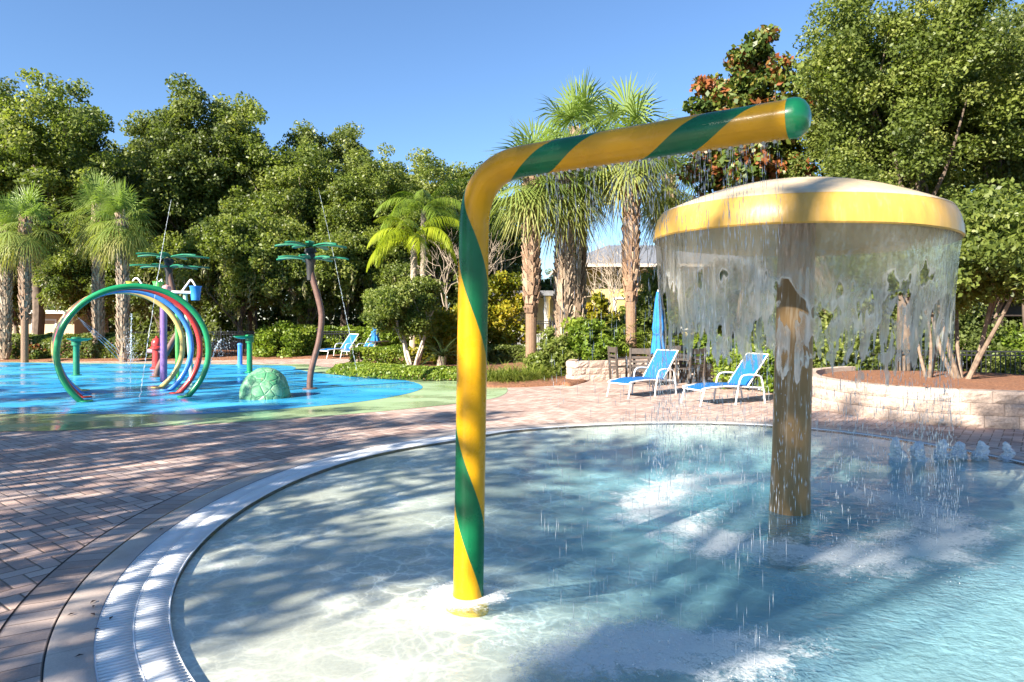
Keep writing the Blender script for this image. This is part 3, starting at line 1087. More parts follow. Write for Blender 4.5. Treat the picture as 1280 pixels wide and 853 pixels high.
used, inv = np.unique(q, return_inverse=True)
curtain = link('water_curtain', mesh_np('water_curtain', V[used], inv.reshape(-1, 4), {'white': white.ravel()[used], 'keep': np.clip(keep.ravel()[used], -1, 1)}, True), M['fall'])
curtain.location = MUSH
curtain.rotation_euler = (0, R(1.5), 0)
tag(curtain, 'ragged grey sheet of water falling from the rim of the mushroom fountain', 'water')


# ------------------------------------------------------------------ drops
def drops_mesh(name, C, L, W, D=None):
    """elongated octahedra; C centres, L half lengths, W half widths, D directions"""
    n = len(C)
    D = np.tile([0, 0, 1.0], (n, 1)) if D is None else D
    ref = np.where(np.abs(D[:, 2:3]) > 0.9, np.array([[1.0, 0, 0]]), np.array([[0, 0, 1.0]]))
    e1 = np.cross(D, ref); e1 /= np.linalg.norm(e1, axis=1, keepdims=True)
    e2 = np.cross(D, e1)
    L = L[:, None]; W = W[:, None]
    Vv = np.stack([C + D * L, C - D * L, C + e1 * W, C + e2 * W, C - e1 * W, C - e2 * W], 1).reshape(-1, 3)
    b_ = (np.arange(n) * 6)[:, None]
    Fq = np.concatenate([b_ + np.array(t) for t in ((0, 2, 3), (0, 3, 4), (0, 4, 5), (0, 5, 2), (1, 3, 2), (1, 4, 3), (1, 5, 4), (1, 2, 5))])
    return mesh_np(name, Vv, Fq, smooth=True)


rng = np.random.default_rng(5)
# drips from the arm: columns of drops
nc = 170
tt = rng.uniform(0.10, 0.97, nc)
cols = np.array([list(c1 + adir * (L2 * t) + PIPE) for t in tt])
C, Ls, Ws = [], [], []
for c in cols:
    zt = c[2] - PR
    strength = rng.uniform(0.4, 1.0)
    z_ = zt
    while z_ > 0.0:
        fall = zt - z_
        L_ = rng.uniform(0.012, 0.035) * (1 + 0.5 * fall)
        if fall < 0.45 or rng.random() < 0.40 * strength:
            C.append((c[0] + rng.normal(0, 0.004 + 0.012 * fall), c[1] + rng.normal(0, 0.004 + 0.012 * fall), z_ - L_))
            Ls.append(L_); Ws.append(rng.uniform(0.0009, 0.0019))
        z_ -= L_ * 2 + rng.exponential(0.02 + 0.06 * fall)
tag(link('drip_drops', drops_mesh('drip_drops', np.array(C), np.array(Ls), np.array(Ws)), M['drop']), 'fine strings of drops falling from the yellow pipe into the pool', 'water drops', kind='stuff')
# drops below the curtain
n = 3800
a_ = rng.uniform(0, 2 * np.pi, n)
z_ = 0.02 + 1.35 * rng.beta(1.5, 1.6, n)
r_ = 1.11 + rng.normal(0, 0.05, n)
C = np.stack([MUSH.x + r_ * np.cos(a_) + 0.03, MUSH.y + r_ * np.sin(a_), z_], 1)
Ls = rng.uniform(0.006, 0.045, n) * (0.5 + rng.random(n)); Ws = rng.uniform(0.0010, 0.0036, n)
C2 = []
for cx, cy, sg in ((MUSH.x - 0.75, MUSH.y + 0.2, 0.16), (MUSH.x + 1.15, MUSH.y - 0.05, 0.14), (0.7, 3.3, 0.25), (MUSH.x + 0.1, MUSH.y - 1.2, 0.22)):
    k_ = 90
    C2.append(np.stack([cx + rng.normal(0, sg, k_), cy + rng.normal(0, sg, k_), np.abs(rng.normal(0, 0.035, k_))], 1))
C2 = np.concatenate(C2)
C = np.concatenate([C, C2]); Ls = np.r_[Ls, rng.uniform(0.003, 0.010, len(C2))]; Ws = np.r_[Ws, rng.uniform(0.002, 0.005, len(C2))]
tag(link('curtain_drops', drops_mesh('curtain_drops', C, Ls, Ws), M['drop']), 'loose drops falling below the torn edge of the water curtain', 'water drops', kind='stuff')

# bubbling jets
def bubbler(seed, h, w):
    nr, nt = 44, 44
    t = np.linspace(0, 1, nr + 1)[:, None]
    a = (2 * np.pi * np.arange(nt) / nt)[None, :]
    prof_ = w * (1.35 - 0.55 * t + 0.9 * np.exp(-t * 9)) * np.sqrt(np.maximum(0.0, 1 - (np.maximum(0, t - 0.55) / 0.45) ** 2))
    cx, cy = np.cos(a), np.sin(a)
    n1_ = fbm(cx * 1.6 + seed * 3, cy * 1.6 + seed, t * 5.0, 3) - .5
    n2_ = fbm(cx * 5 + seed * 7, cy * 5, t * 17.0 + seed, 3) - .5
    r = np.maximum(prof_ * (1 + 1.3 * n1_ + 1.0 * n2_), 0.001)
    z = h * t * (1 + .18 * n1_ + .10 * n2_) + 0 * a
    sx = 0.02 * np.sin(t * 5 + seed)
    Vv = np.stack([r * cx + sx, r * cy, z], -1).reshape(-1, 3)
    kq = np.arange(nt)
    Fq = np.concatenate([np.stack([i * nt + kq, i * nt + (kq + 1) % nt, (i + 1) * nt + (kq + 1) % nt, (i + 1) * nt + kq], 1) for i in range(nr)])
    return mesh_np('bubbler_jet', Vv, Fq, smooth=True)


jets = [(1121, 572, .33), (1149, 572, .30), (1177, 570.5, .28), (1198, 569, .27), (1226, 571, .27), (1259, 572, .28)]
words = ['tallest bubbling jet, at the end nearest the mushroom post', 'second bubbling jet counted from the mushroom post', 'third bubbling jet counted from the mushroom post', 'fourth bubbling jet counted from the mushroom post', 'fifth bubbling jet counted from the mushroom post', 'last bubbling jet of the row, at the edge farthest from the mushroom']
for i, (jx, jy, h_) in enumerate(jets):
    p = gp(jx, jy)
    o = link('bubbler_jet', bubbler(i + 1, .88 * h_ * (.92, .8, .95, .78, .88, .85)[i], (.05, .06, .048, .058, .05, .045)[i]), M['bubble'])
    o.location = (p[0], p[1], -0.03)
    tag(o, 'white ' + words[i], 'water jet', 'row of bubbling jets at the pool edge')


# spray streams: strings of drops along a parabola
def stream(name, label, p0, p1, apex, n, spread, size, seed):
    """one thin broken-looking strand of water along a parabola"""
    g_ = np.random.default_rng(seed)
    p0, p1 = Vector(p0), Vector(p1)
    m_ = int(n / 2)
    pts, rad_ = [], []
    for i in range(m_ + 1):
        t = i / m_
        q_ = (p1 - p0) * t + Vector((0, 0, 4 * apex * t * (1 - t)))
        pts.append(q_ + Vector(g_.normal(0, 1, 3)) * spread * .35 * (0.2 + t))
        rad_.append(size * 0.012 * (0.35 + 1.3 * g_.random() ** 2) * (0.7 + .8 * t))
    b_ = MB(); b_.tube(pts, rad_, 6)
    o_ = b_.build(name, M['spray'])
    o_.location = p0
    return tag(o_, label, 'water jet')


def mist(name, label, c, sp, n, seed):
    g_ = np.random.default_rng(seed)
    C_ = g_.normal(0, 1, (n, 3)) * np.array(sp)
    o_ = link(name, drops_mesh(name, C_, g_.uniform(.008, .02, n), g_.uniform(.004, .009, n)), M['spray'])
    o_.location = c
    return tag(o_, label, 'water spray', kind='stuff')


hb = Vector((*gp(163, 480), 0))
stream('spray_stream', 'vertical jet of water rising inside the coloured hoops', (hb.x, hb.y, 0.02), (hb.x + .03, hb.y, 1.75), 0.0, 150, 0.03, 1.0, 1)
mist('spray_mist', 'white splash of spray at the middle of the coloured hoops', at(163, 446, 17), (.09, .09, .34), 420, 2)
mist('spray_mist', 'burst of white drops beside the green hoop and the black fence', at(274, 434, 17), (.16, .1, .16), 160, 22)
stream('spray_stream', 'long thin stream falling through the hoops from the far flower post', tuple(at(214, 250, 18)), (gp(174, 505)[0], gp(174, 505)[1], 0.02), 0.2, 300, 0.018, 0.55, 3)
stream('spray_stream', 'long thin stream arcing down beside the curved flower post', tuple(at(398, 236, 16.5)), tuple(at(447, 470, 19)), 0.15, 320, 0.02, 0.55, 4)
stream('spray_stream', 'short arc of water splashing out beside the green hoop', (gp(258, 480)[0], gp(258, 480)[1], 0.1), tuple(at(276, 425, 17)), 0.15, 120, 0.05, 0.8, 5)
for i in range(3):
    stream('hoop_spray', ['upper', 'middle', 'lower'][i] + ' slanting thread of water crossing the hoops', tuple(at(97 + 3 * i, 397 + 4 * i, 14.5)), tuple(at(150, 440 + 6 * i, 15.5)), 0.02, 70, 0.004, 0.5, 10 + i)

# ------------------------------------------------------------------ hoops on the splash pad
hoop_data = [('hoop_green', 'green', (170, 440, 13.65), 1.46), ('hoop_red', 'red', (164, 437.5, 14.35), 1.45), ('hoop_blue', 'blue', (158, 435.5, 15.0), 1.42), ('hoop_yellow', 'pale yellow', (151, 433.5, 15.6), 1.40)]
hoop_words = {'green': 'thick green hoop, frontmost and largest of the nested spray hoops', 'red': 'red hoop right behind the green one on the splash pad', 'blue': 'light blue hoop between the red and the yellow hoops', 'pale yellow': 'pale yellow hoop, rearmost of the nested spray hoops'}
for mname, cn, (hx, hy, hd), rx in hoop_data:
    c = at(hx, hy, hd)
    root = thing('spray_hoop', hoop_words[cn], 'water hoop', (c.x, c.y, 0), R(28), 'coloured spray hoops on the splash pad')
    rz_ = rx * 0.90
    rx_ = rx * 0.91
    zc = c.z
    pts = []
    a0 = -math.asin(min(0.97, (zc + 0.05) / rz_))
    for i in range(73):
        t = a0 + (math.pi - 2 * a0) * i / 72
        pts.append((rx_ * math.cos(t), 0, zc + rz_ * math.sin(t)))
    b = MB(); b.tube(pts, 0.058, 14)
    b.build('hoop_tube', M[mname], root)
    for e in (0, -1):
        b = MB(); p = pts[e]
        b.lathe([(0.075, 0.0), (0.12, 0.005), (0.12, 0.025), (0.075, 0.03)], (p[0], 0, 0.012), 20)
        b.build('foot_plate', M[mname], root)


# flower spray posts
def flower_post(label, base_xy, pts, rad, stem_m, hub_z, R_, seed):
    root = thing('flower_spray_post', label, 'spray post', (base_xy[0], base_xy[1], 0))
    cp = catmull([Vector(p) for p in pts], 8)
    b = MB(); b.tube(cp, rad, 16)
    b.build('stem', M[stem_m], root)
    top = cp[-1]
    b = MB(); b.lathe([(0.075, -0.45), (0.095, -0.1), (0.12, -0.02), (0.13, 0.05), (0.10, 0.16), (0.14, 0.2), (0.12, 0.27), (0.0, 0.30)], tuple(top), 18)
    b.build('hub', M['black_paint'], root)
    b = MB(); b.lathe([(0.10, 0.0), (0.16, 0.0), (0.16, 0.02), (0.08, 0.03)], (cp[0].x, cp[0].y, 0.012), 20)
    b.build('foot_plate', M[stem_m], root)
    g_ = random.Random(seed)
    for tier, (zo, cnt, off) in enumerate(((0.0, 7, 0.2), (0.30, 7, 0.55))):
        for i in range(cnt):
            a = 2 * math.pi * i / cnt + off + g_.uniform(-.1, .1)
            L_ = R_ * g_.uniform(0.85, 1.05)
            rows_t, rows_b = [], []
            for u in np.linspace(0, 1, 9):
                w_ = 0.035 + 0.085 * math.sin(math.pi * min(1, u * 0.93 + 0.02)) ** 0.7 * (0.4 + 0.6 * u)
                if u > 0.97: w_ *= 0.4
                d_ = 0.10 + (L_ - 0.10) * u
                zq = top.z + zo + 0.03 + 0.05 * math.sin(u * 2.6) - 0.02 * u
                cx, cy = top.x + d_ * math.cos(a), top.y + d_ * math.sin(a)
                sx, sy = -math.sin(a) * w_, math.cos(a) * w_
                rows_t.append([(cx - sx, cy - sy, zq + .012), (cx, cy, zq + 0.03), (cx + sx, cy + sy, zq + .012)])
                rows_b.append([(cx + sx, cy + sy, zq - .012), (cx, cy, zq + 0.004), (cx - sx, cy - sy, zq - .012)])
            b = MB()
            b.sheet([r + rb_ + [r[0]] for r, rb_ in zip(rows_t, rows_b)])
            b.build('petal', M['petal'], root)
    return root


fb = gp(372, 487)
D = fb[1]
pp = [(0, 0, 0)]
for (qx, qy) in ((388, 470), (391, 455), (399, 425), (402, 395), (397, 370), (390, 345), (388, 326)):
    w_ = at(qx, qy, D); pp.append((w_.x - at(387, 470, D).x, 0, w_.z))
fb = (at(387, 487, D).x, D)
flower_post('curved mauve brown post topped by two tiers of green petals, right on the splash pad', fb, pp, 0.070, 'rust_post', 2.9, 0.85, 1)
D2 = 19.0
q0 = at(194, 462, D2)
pp = [(at(x_, y_, D2).x - at(208, 460, D2).x, 0, at(x_, y_, D2).z) for x_, y_ in ((232, 471.5), (235, 455), (240, 430), (236, 405), (224, 378), (214, 350), (210, 333))]
pp[0] = (pp[0][0], 0, 0)
pp = [(at(195, 472, D2).x - at(208, 460, D2).x, 0, 0), (at(199, 458, D2).x - at(208, 460, D2).x, 0, at(0, 458, D2).z), (at(213, 432, D2).x - at(208, 460, D2).x, 0, at(0, 432, D2).z), (at(224, 410, D2).x - at(208, 460, D2).x, 0, at(0, 410, D2).z), (at(222, 385, D2).x - at(208, 460, D2).x, 0, at(0, 385, D2).z), (at(214, 355, D2).x - at(208, 460, D2).x, 0, at(0, 355, D2).z), (at(211, 336, D2).x - at(208, 460, D2).x, 0, at(0, 336, D2).z)]
flower_post('dark bent post with green petals rising behind the coloured hoops', (at(208, 460, D2).x, D2), pp, 0.08, 'rust_post', 3, 1.0, 2)

# tipping bucket tower
D3 = 17.6
tx = at(205, 460, D3)
tower = thing('tipping_bucket_tower', 'purple and green post tower carrying yellow, green and blue tipping buckets', 'water toy', (tx.x, D3, 0))
L_ = lambda px, py: Vector((at(px, py, D3).x - tx.x, 0, at(px, py, D3).z))
b = MB(); p = L_(204.5, 470); b.tube([(p.x, 0, 0), (p.x, 0, L_(0, 372).z)], 0.085, 16); b.build('post', M['purple'], tower)
b = MB(); p0_, p1_ = L_(217, 470), L_(219, 385); b.tube([(p0_.x, .2, 0), (p1_.x, .1, p1_.z)], 0.05, 12); b.build('post', M['lime'], tower)
b = MB(); p0_, p1_ = L_(245, 470), L_(229, 366); b.tube([(p0_.x - .15, .1, 0), (p1_.x, .1, p1_.z)], 0.055, 12); b.build('post', M['palegreen'], tower)
b = MB(); b.tube([L_(178, 364), L_(240, 366)], 0.035, 10); b.tube([L_(204, 372), L_(204, 362)], 0.05, 10); b.build('crossbar', M['white_metal'], tower)
b = MB(); b.lathe([(0.0, -.1), (.09, -.06), (.12, 0), (.10, .08), (0.0, .13)], tuple(L_(208, 362)), 16); b.build('valve_cap', M['pink'], tower)
for (bx, by, bw, bh, mm) in ((165, 357.5, 14, 10, 'bucket_yellow'), (198, 359, 13, 12, 'lime'), (244.5, 367, 14, 17, 'bucket_blue')):
    c = L_(bx, by); wq = bw / 2 / F * D3; hq = bh / F * D3
    b = MB()
    b.lathe([(0.0, 0.0), (wq * .72, 0.0), (wq * .8, hq * .4), (wq * 0.96, hq * .95), (wq * 1.08, hq), (wq * 1.08, hq * 1.04), (wq * .92, hq * 1.0), (wq * .68, 0.03)], (c.x, 0, c.z - hq / 2), 22)
    bu = b.build('bucket', M[mm], tower)
    b = MB()
    if mm == 'bucket_yellow':
        b.tube(catmull([L_(165, 355), L_(168, 349), L_(172, 348.5), L_(177, 355), L_(180, 362)], 5), 0.024, 8)
    elif mm == 'bucket_blue':
        b.tube(catmull([L_(245, 359), L_(241, 352), L_(238, 350.5), L_(233, 357), L_(227, 365)], 5), 0.024, 8)
    else:
        b.tube([L_(198, 353), L_(202, 349), L_(204, 362)], 0.02, 8)
    b.build('handle', M['white_metal'], bu)


# small posts on the pad
def dish_post(label, px, foot, top, dishes, mat, d=None, side=0):
    x, y = gp(px, foot)
    root = thing('water_table_post' if dishes else 'spray_bollard', label, 'spray post', (x, y, 0))
    zt = at(px, top, y).z
    b = MB(); b.lathe([(0.14, 0.01), (0.14, 0.03), (0.085, 0.04), (0.08, zt * .5), (0.08, zt - 0.06), (0.10, zt - .03)], n=20)
    b.build('post', M[mat], root)
    if dishes:
        b = MB(); b.lathe([(0.05, zt - .07), (0.2, zt - .05), (0.30, zt), (0.31, zt + .02), (0.25, zt + .02), (0.12, zt - .02), (0, zt - .03)], (side, 0, 0), 24)
        b.build('dish', M['petal' if mat == 'petal' else mat], root)
        if side:
            b = MB(); b.lathe([(0.12, zt - .18), (0.125, zt + 0.05), (0.10, zt + .06), (0.0, zt + .06)], n=18); b.build('collar', M[mat], root)
    else:
        b = MB(); b.lathe([(0.10, zt - .03), (0.07, zt + .02), (0, zt + .035)], n=18); b.build('cap', M[mat], root)
    return root


dish_post('teal post with a round dish seen through the left side of the hoops', 95.5, 470, 424, True, 'petal', side=0.08)
dish_post('green post with a side dish just behind the turtle shell dome', 312, 466, 421, True, 'hoop_green', side=-0.18)
dish_post('slim blue bollard beside the green dish post', 300, 457, 430, False, 'hoop_blue')
hx, hy = gp(196, 462)
hyd = thing('spray_hydrant', 'small red hydrant shaped sprayer among the posts behind the hoops', 'spray toy', (hx, hy, 0))
b = MB(); b.lathe([(0.2, 0.01), (0.2, .05), (.14, .08), (.13, .62), (.2, .66), (.2, .72), (.15, .76)], n=20); b.build('barrel', M['hoop_red'], hyd)
b = MB(); b.lathe([(.15, .76), (.17, .85), (.12, .97), (.04, 1.02), (.04, 1.07), (0, 1.08)], n=20); b.build('bonnet', M['hoop_red'], hyd)
for sx in (-1, 1):
    b = MB(); b.tube([(sx * .1, -.03, .6), (sx * .26, -.03, .6)], .07, 12); b.build('nozzle', M['pink'], hyd)

# turtle shell dome
def turtle_mat():
    g = G('mottled_turtle_shell')
    c = g.coord()
    vd = g.voro(c, 5.0, 'DISTANCE_TO_EDGE')
    vc = g.n('ShaderNodeTexVoronoi'); g.set(vc.inputs['Vector'], c); vc.inputs['Scale'].default_value = 5.0
    rn = g.xyz(vc.outputs['Color'])[0]
    col = g.ramp(rn, [(0.0, (0.08, 0.27, 0.13)), (0.5, (0.14, 0.34, 0.18)), (1.0, (0.22, 0.40, 0.24))])
    col = g.mix(g.ramp(g.noise(c, 8, 6, 0.75), [(0.47, 0.0), (0.56, 0.75)]), col, (0.035, 0.20, 0.09, 1))
    col = g.mix(g.ramp(g.noise(c, 11, 5, 0.7, 0.5), [(0.60, 0.0), (0.64, 0.8)]), col, (0.26, 0.14, 0.10, 1))
    col = g.mix(g.ramp(vd, [(0.01, 0.6), (0.04, 0.0)]), col, (0.10, 0.22, 0.14, 1))
    h = g.math('ADD', g.ramp(vd, [(0.0, 0.0), (0.09, 1.0)]), g.math('MULTIPLY', g.noise(c, 20, 4), 0.3))
    return g.done(g.princ(col, 0.5, g.bump(h, 0.6, 0.02)))


tx_, ty_ = gp(326, 499)
ty_ += 0.25
nr, nt = 28, 56
Vv = []
for i in range(nr + 1):
    ph_ = math.pi / 2 * i / nr
    for kq in range(nt):
        a = 2 * math.pi * kq / nt
        r = 0.50 * math.cos(ph_) ** 0.95; z = 0.61 * math.sin(ph_)
        nz = (float(vnoise(math.cos(a) * r * 7 + 3, math.sin(a) * r * 7 + 3, z * 7)) - 0.5) * 0.025
        Vv.append(((r + nz) * math.cos(a), (r + nz) * math.sin(a), z + nz * 0.4 + 0.008))
kq = np.arange(nt)
Fq = np.concatenate([np.stack([i * nt + kq, i * nt + (kq + 1) % nt, (i + 1) * nt + (kq + 1) % nt, (i + 1) * nt + kq], 1) for i in range(nr)])
o = link('turtle_shell_dome', mesh_np('turtle_shell_dome', Vv, Fq, smooth=True), turtle_mat())
o.location = (tx_, ty_, 0)
tag(o, 'pale green mottled turtle shell dome on the blue splash pad', 'water toy')


# ------------------------------------------------------------------ loungers
def make_lounger():
    root = thing('sun_lounger', 'x', 'sun lounger', (0, 0, 0))
    w = 0.31
    # axis +x from foot end to head; origin at the middle of the foot end
    seat_z = 0.36
    hinge = Vector((1.10, 0, 0.34))
    back = Vector((1.62, 0, 0.98))
    for sy in (-1, 1):
        b = MB()
        b.tube(catmull([(0.0, sy * w, 0.30), (0.04, sy * w, 0.345), (0.55, sy * w, 0.37), (1.05, sy * w, 0.34), (1.45, sy * w, 0.31)], 5), 0.017, 10)
        b.build('side_rail', M['white_metal'], root)
        b = MB(); b.tube([(0.05, sy * w, 0.345), (-0.06, sy * w, 0.0)], 0.016, 10); b.build('leg', M['white_metal'], root)
        b = MB()
        b.tube(catmull([(0.78, sy * (w + .02), 0.0), (0.83, sy * (w + .03), 0.30), (0.90, sy * (w + .035), 0.53), (1.05, sy * (w + .035), 0.585), (1.32, sy * (w + .035), 0.565), (1.42, sy * (w + .03), 0.50), (1.47, sy * (w + .03), 0.28), (1.52, sy * (w + .02), 0.0)], 5), 0.018, 10)
        b.build('armrest', M['white_metal'], root)
        b = MB(); b.tube([hinge + Vector((0, sy * w * .97, 0)), back + Vector((0, sy * w * .97, 0))], 0.016, 10); b.build('back_rail', M['white_metal'], root)
    for (xa, za, ya) in ((0.0, .30, w), (back.x, back.z, w), (1.47, .27, w), (.95, .30, w)):
        b = MB(); b.tube([(xa, -ya, za), (xa, ya, za)], 0.014, 8)
        b.build('cross_tube', M['white_metal'], root)

    def sling(name, prof_):
        b = MB()
        rows = []
        for (x, z, nx, nz) in prof_:
            top = [(x + nx * (0.010 - 0.02 * math.cos(math.pi * v / 2) ** 2 * 0.6), w * 0.97 * v, z + nz * (0.010 - 0.02 * math.cos(math.pi * v / 2) ** 2 * 0.6)) for v in np.linspace(-1, 1, 9)]
            bot = [(p[0] - nx * 0.012, p[1], p[2] - nz * 0.012) for p in reversed(top)]
            rows.append(top + bot + [top[0]])
        b.sheet(rows)
        return b.build(name, M['sling'], root)
    sling('seat_sling', [(x, 0.30 + 0.085 * math.sin(min(1, x / 0.5) * math.pi / 2) - 0.03 * max(0, x - .5) , 0.05, 1) for x in np.linspace(-0.005, 1.10, 14)])
    dx = (back - hinge).normalized()
    sling('back_sling', [(hinge.x + (back.x - hinge.x) * u, hinge.z + (back.z - hinge.z) * u, -dx.z, dx.x) for u in np.linspace(0.0, 1.01, 10)])
    return root


lounger = make_lounger()
p = gp(774, 497); place(lounger, False, (p[0], p[1], 0), R(38), 'blue sling lounger in front of the brown table and chairs', 'blue sling sun loungers', .95)
p = gp(866, 506); place(lounger, True, (p[0], p[1], 0), R(22), 'blue sling lounger closest to the mushroom post, beside the rounded shrub', 'blue sling sun loungers', .95)
p = gp(404, 448.0); place(lounger, True, (p[0], p[1], 0), R(52), 'small far blue lounger nearer the curved flower post, by the clipped hedge', 'blue sling sun loungers')
p = gp(433, 448.5); place(lounger, True, (p[0], p[1], 0), R(54), 'small far blue lounger beside the folded umbrella and the wooden stump', 'blue sling sun loungers')


# ------------------------------------------------------------------ table, chairs, umbrellas
def make_chair():
    root = thing('dining_chair', 'x', 'chair')
    m_ = M['resin']
    for sx in (-1, 1):
        b = MB(); b.bar((sx * .23, -.22, 0), (sx * .23, -.22, .62), .045, .05); b.build('leg', m_, root)
        b = MB(); b.bar((sx * .23, .22, 0), (sx * .23, .27, .93), .045, .05); b.build('leg', m_, root)
        b = MB(); b.box((sx * .245, -.01, .64), (.07, .54, .028)); b.build('armrest', m_, root)
    b = MB()
    for i in range(6): b.box((0, -.2 + .08 * i, .42), (.46, .07, .022))
    b.box((0, -.235, .385), (.44, .022, .05)); b.box((0, .22, .385), (.44, .022, .05))
    b.build('seat', m_, root)
    b = MB()
    for i, z in enumerate((.50, .60, .70)): b.box((0, .238 + .012 * i, z), (.43, .018, .055))
    b.box((0, .268, .85), (.45, .022, .13))
    b.build('backrest', m_, root)
    return root


chair = make_chair()
TC = (at(829, 470, 17.6).x, 17.0)
place(chair, False, (at(777, 470, 17.3).x, 17.2, 0), R(105), 'dark brown slatted chair at the outer end of the table, by the block wall', 'brown chairs round the table')
place(chair, True, (at(797, 470, 16.9).x, 16.6, 0), R(170), 'dark brown slatted chair showing its back in front of the brown table', 'brown chairs round the table')
place(chair, True, (at(861, 470, 16.6).x, 16.5, 0), R(-150), 'dark brown slatted chair between the two near blue loungers', 'brown chairs round the table')
place(chair, True, (at(846, 470, 17.6).x + .1, 17.75, 0), R(0), 'dark brown slatted chair on the far side of the table, mostly hidden', 'brown chairs round the table')
tab = thing('dining_table', 'dark brown square table with a folded blue umbrella through it', 'table', (TC[0], TC[1], 0))
b = MB()
for i in range(8): b.box((-.42 + .12 * i, 0, .72), (.108, .96, .03))
b.box((0, -.44, .68), (.9, .03, .06)); b.box((0, .44, .68), (.9, .03, .06))
b.build('tabletop', M['resin'], tab)
for sx in (-1, 1):
    for sy in (-1, 1):
        b = MB(); b.bar((sx * .4, sy * .4, 0), (sx * .4, sy * .4, .70), .07); b.build('leg', M['resin'], tab)


def umbrella(label, x, y, zb, zt, w, loc_seed, tilt=0.0):
    root = thing('folded_umbrella', label, 'umbrella', (x, y, 0))
    b = MB(); b.tube([(0, 0, .03), (0, 0, zt + .05)], 0.022, 10); b.build('pole', M['white_metal'], root)
    b = MB(); b.lathe([(0.24, .0), (.24, .05), (.05, .08), (.04, .3)], n=20); b.build('base', M['resin'], root)
    nr, nt = 26, 48
    Vv = []
    for i in range(nr + 1):
        t = i / nr
        env = w * (0.22 + 0.78 * (1 - t) ** 0.8) if t > 0.35 else w * (0.62 + 0.35 * abs(t - 0.30) / 0.30)
        for kq in range(nt):
            a = 2 * math.pi * kq / nt
            fold = 0.72 + 0.28 * abs(math.cos(4 * a + 0.7 * t)) + 0.12 * (float(vnoise(math.cos(a) * 2 + loc_seed, math.sin(a) * 2, t * 5)) - .5)
            hem = -0.06 * abs(math.cos(4 * a)) if i == 0 else 0
            Vv.append((env * fold * math.cos(a), env * fold * math.sin(a), zb + (zt - zb) * t + hem))
    kq = np.arange(nt)
    Fq = np.concatenate([np.stack([i * nt + kq, i * nt + (kq + 1) % nt, (i + 1) * nt + (kq + 1) % nt, (i + 1) * nt + kq], 1) for i in range(nr)])
    link('canopy', mesh_np('canopy', Vv, Fq, smooth=True), M['canvas'], root)
    zs = zb + (zt - zb) * 0.30
    b = MB(); b.lathe([(w * .66, -.02), (w * .68, 0), (w * .66, .02)], (0, 0, zs), 24); b.build('strap', M['sling'], root)
    return root


umbrella('folded bright blue umbrella standing at the brown table beside the water curtain', at(823, 400, 17.0).x, TC[1], .80, 2.30, 0.21, 1)
umbrella('small folded blue umbrella far behind the loungers at the hedge', at(469, 400, 28).x, 28, .72, 1.55, 0.22, 2)
b = MB(); b.lathe([(0.0, 0.0), (.45, 0.0), (.46, .03), (0, .035)], (0, 0, .70), 24)
tb2 = thing('round_table', 'small dark round table under the far folded umbrella', 'table', (at(473, 400, 28.2).x, 28.1, 0))
b.build('tabletop', M['resin'], tb2)
for a in (0.4, 2.5, 4.6):
    b = MB(); b.bar((.1 * math.cos(a), .1 * math.sin(a), .7), (.32 * math.cos(a), .32 * math.sin(a), 0), .04); b.build('leg', M['resin'], tb2)

# wooden stump and stones
p = gp(441, 459)
o = thing('wooden_stump_post', 'short weathered wooden post at the corner of the clipped hedge', 'post', (p[0], p[1], 0))
b = MB(); b.lathe([(.10, 0), (.10, .6), (.095, .66), (.06, .69), (0, .69)], n=16); b.build('shaft', M['wood'], o)
b = MB(); b.lathe([(.107, .5), (.11, .52), (.11, .55), (.107, .57)], n=16); b.build('metal_band', M['resin'], o)


def rock(label, x, y, s, seed):
    b_ = []
    for i in range(11):
        ph_ = math.pi * i / 10
        for kq in range(16):
            a = 2 * math.pi * kq / 16
            r = s * (0.8 + 0.5 * (float(vnoise(math.cos(a) * 1.5 + seed, math.sin(a) * 1.5, ph_ * 1.5)) - .5))
            b_.append((r * 1.3 * math.sin(ph_) * math.cos(a), r * math.sin(ph_) * math.sin(a), r * .7 * math.cos(ph_) + s * .35))
    kq = np.arange(16)
    Fq = np.concatenate([np.stack([i * 16 + kq, i * 16 + (kq + 1) % 16, (i + 1) * 16 + (kq + 1) % 16, (i + 1) * 16 + kq], 1) for i in range(10)])
    o = link('garden_stone', mesh_np('garden_stone', b_, Fq, smooth=True), M['stone'])
    o.location = (x, y, 0)
    tag(o, label, 'stone', 'stones at the hedge corner')


for i, (sx, sy, sz, lb) in enumerate(((428, 463, .22, 'flat pale stone on the kerb in front of the wooden stump'), (436, 460.5, .17, 'smaller pale stone against the wooden stump'))):
    p = gp(sx, sy); rock(lb, p[0], p[1], sz, i * 5 + 1)


# ------------------------------------------------------------------ fences and buildings
def picket_fence(label, p, q, z0, h, gap=0.11, panel=2.0):
    p, q = Vector((*p, 0)), Vector((*q, 0))
    d = q - p; L_ = d.length; t = d.normalized()
    root = thing('picket_fence', label, 'fence', (p.x, p.y, z0), math.atan2(t.y, t.x))
    b = MB()
    for z in (0.12, h - .12, h - .02): b.box((L_ / 2, 0, z), (L_, .03, .035))
    b.build('rail', M['fence'], root)
    b = MB()
    n_ = int(L_ / gap)
    for i in range(n_): b.box(((i + .5) * L_ / n_, 0, h / 2), (.02, .02, h))
    b.build('pickets', M['fence'], root, smooth=False)
    i = 0
    while i * panel <= L_ + .01:
        b = MB(); b.box((i * panel, 0, h / 2 + .04), (.06, .06, h + .08)); b.box((i * panel, 0, h + .1), (.085, .085, .03)); b.build('post', M['fence'], root, smooth=False)
        i += 1


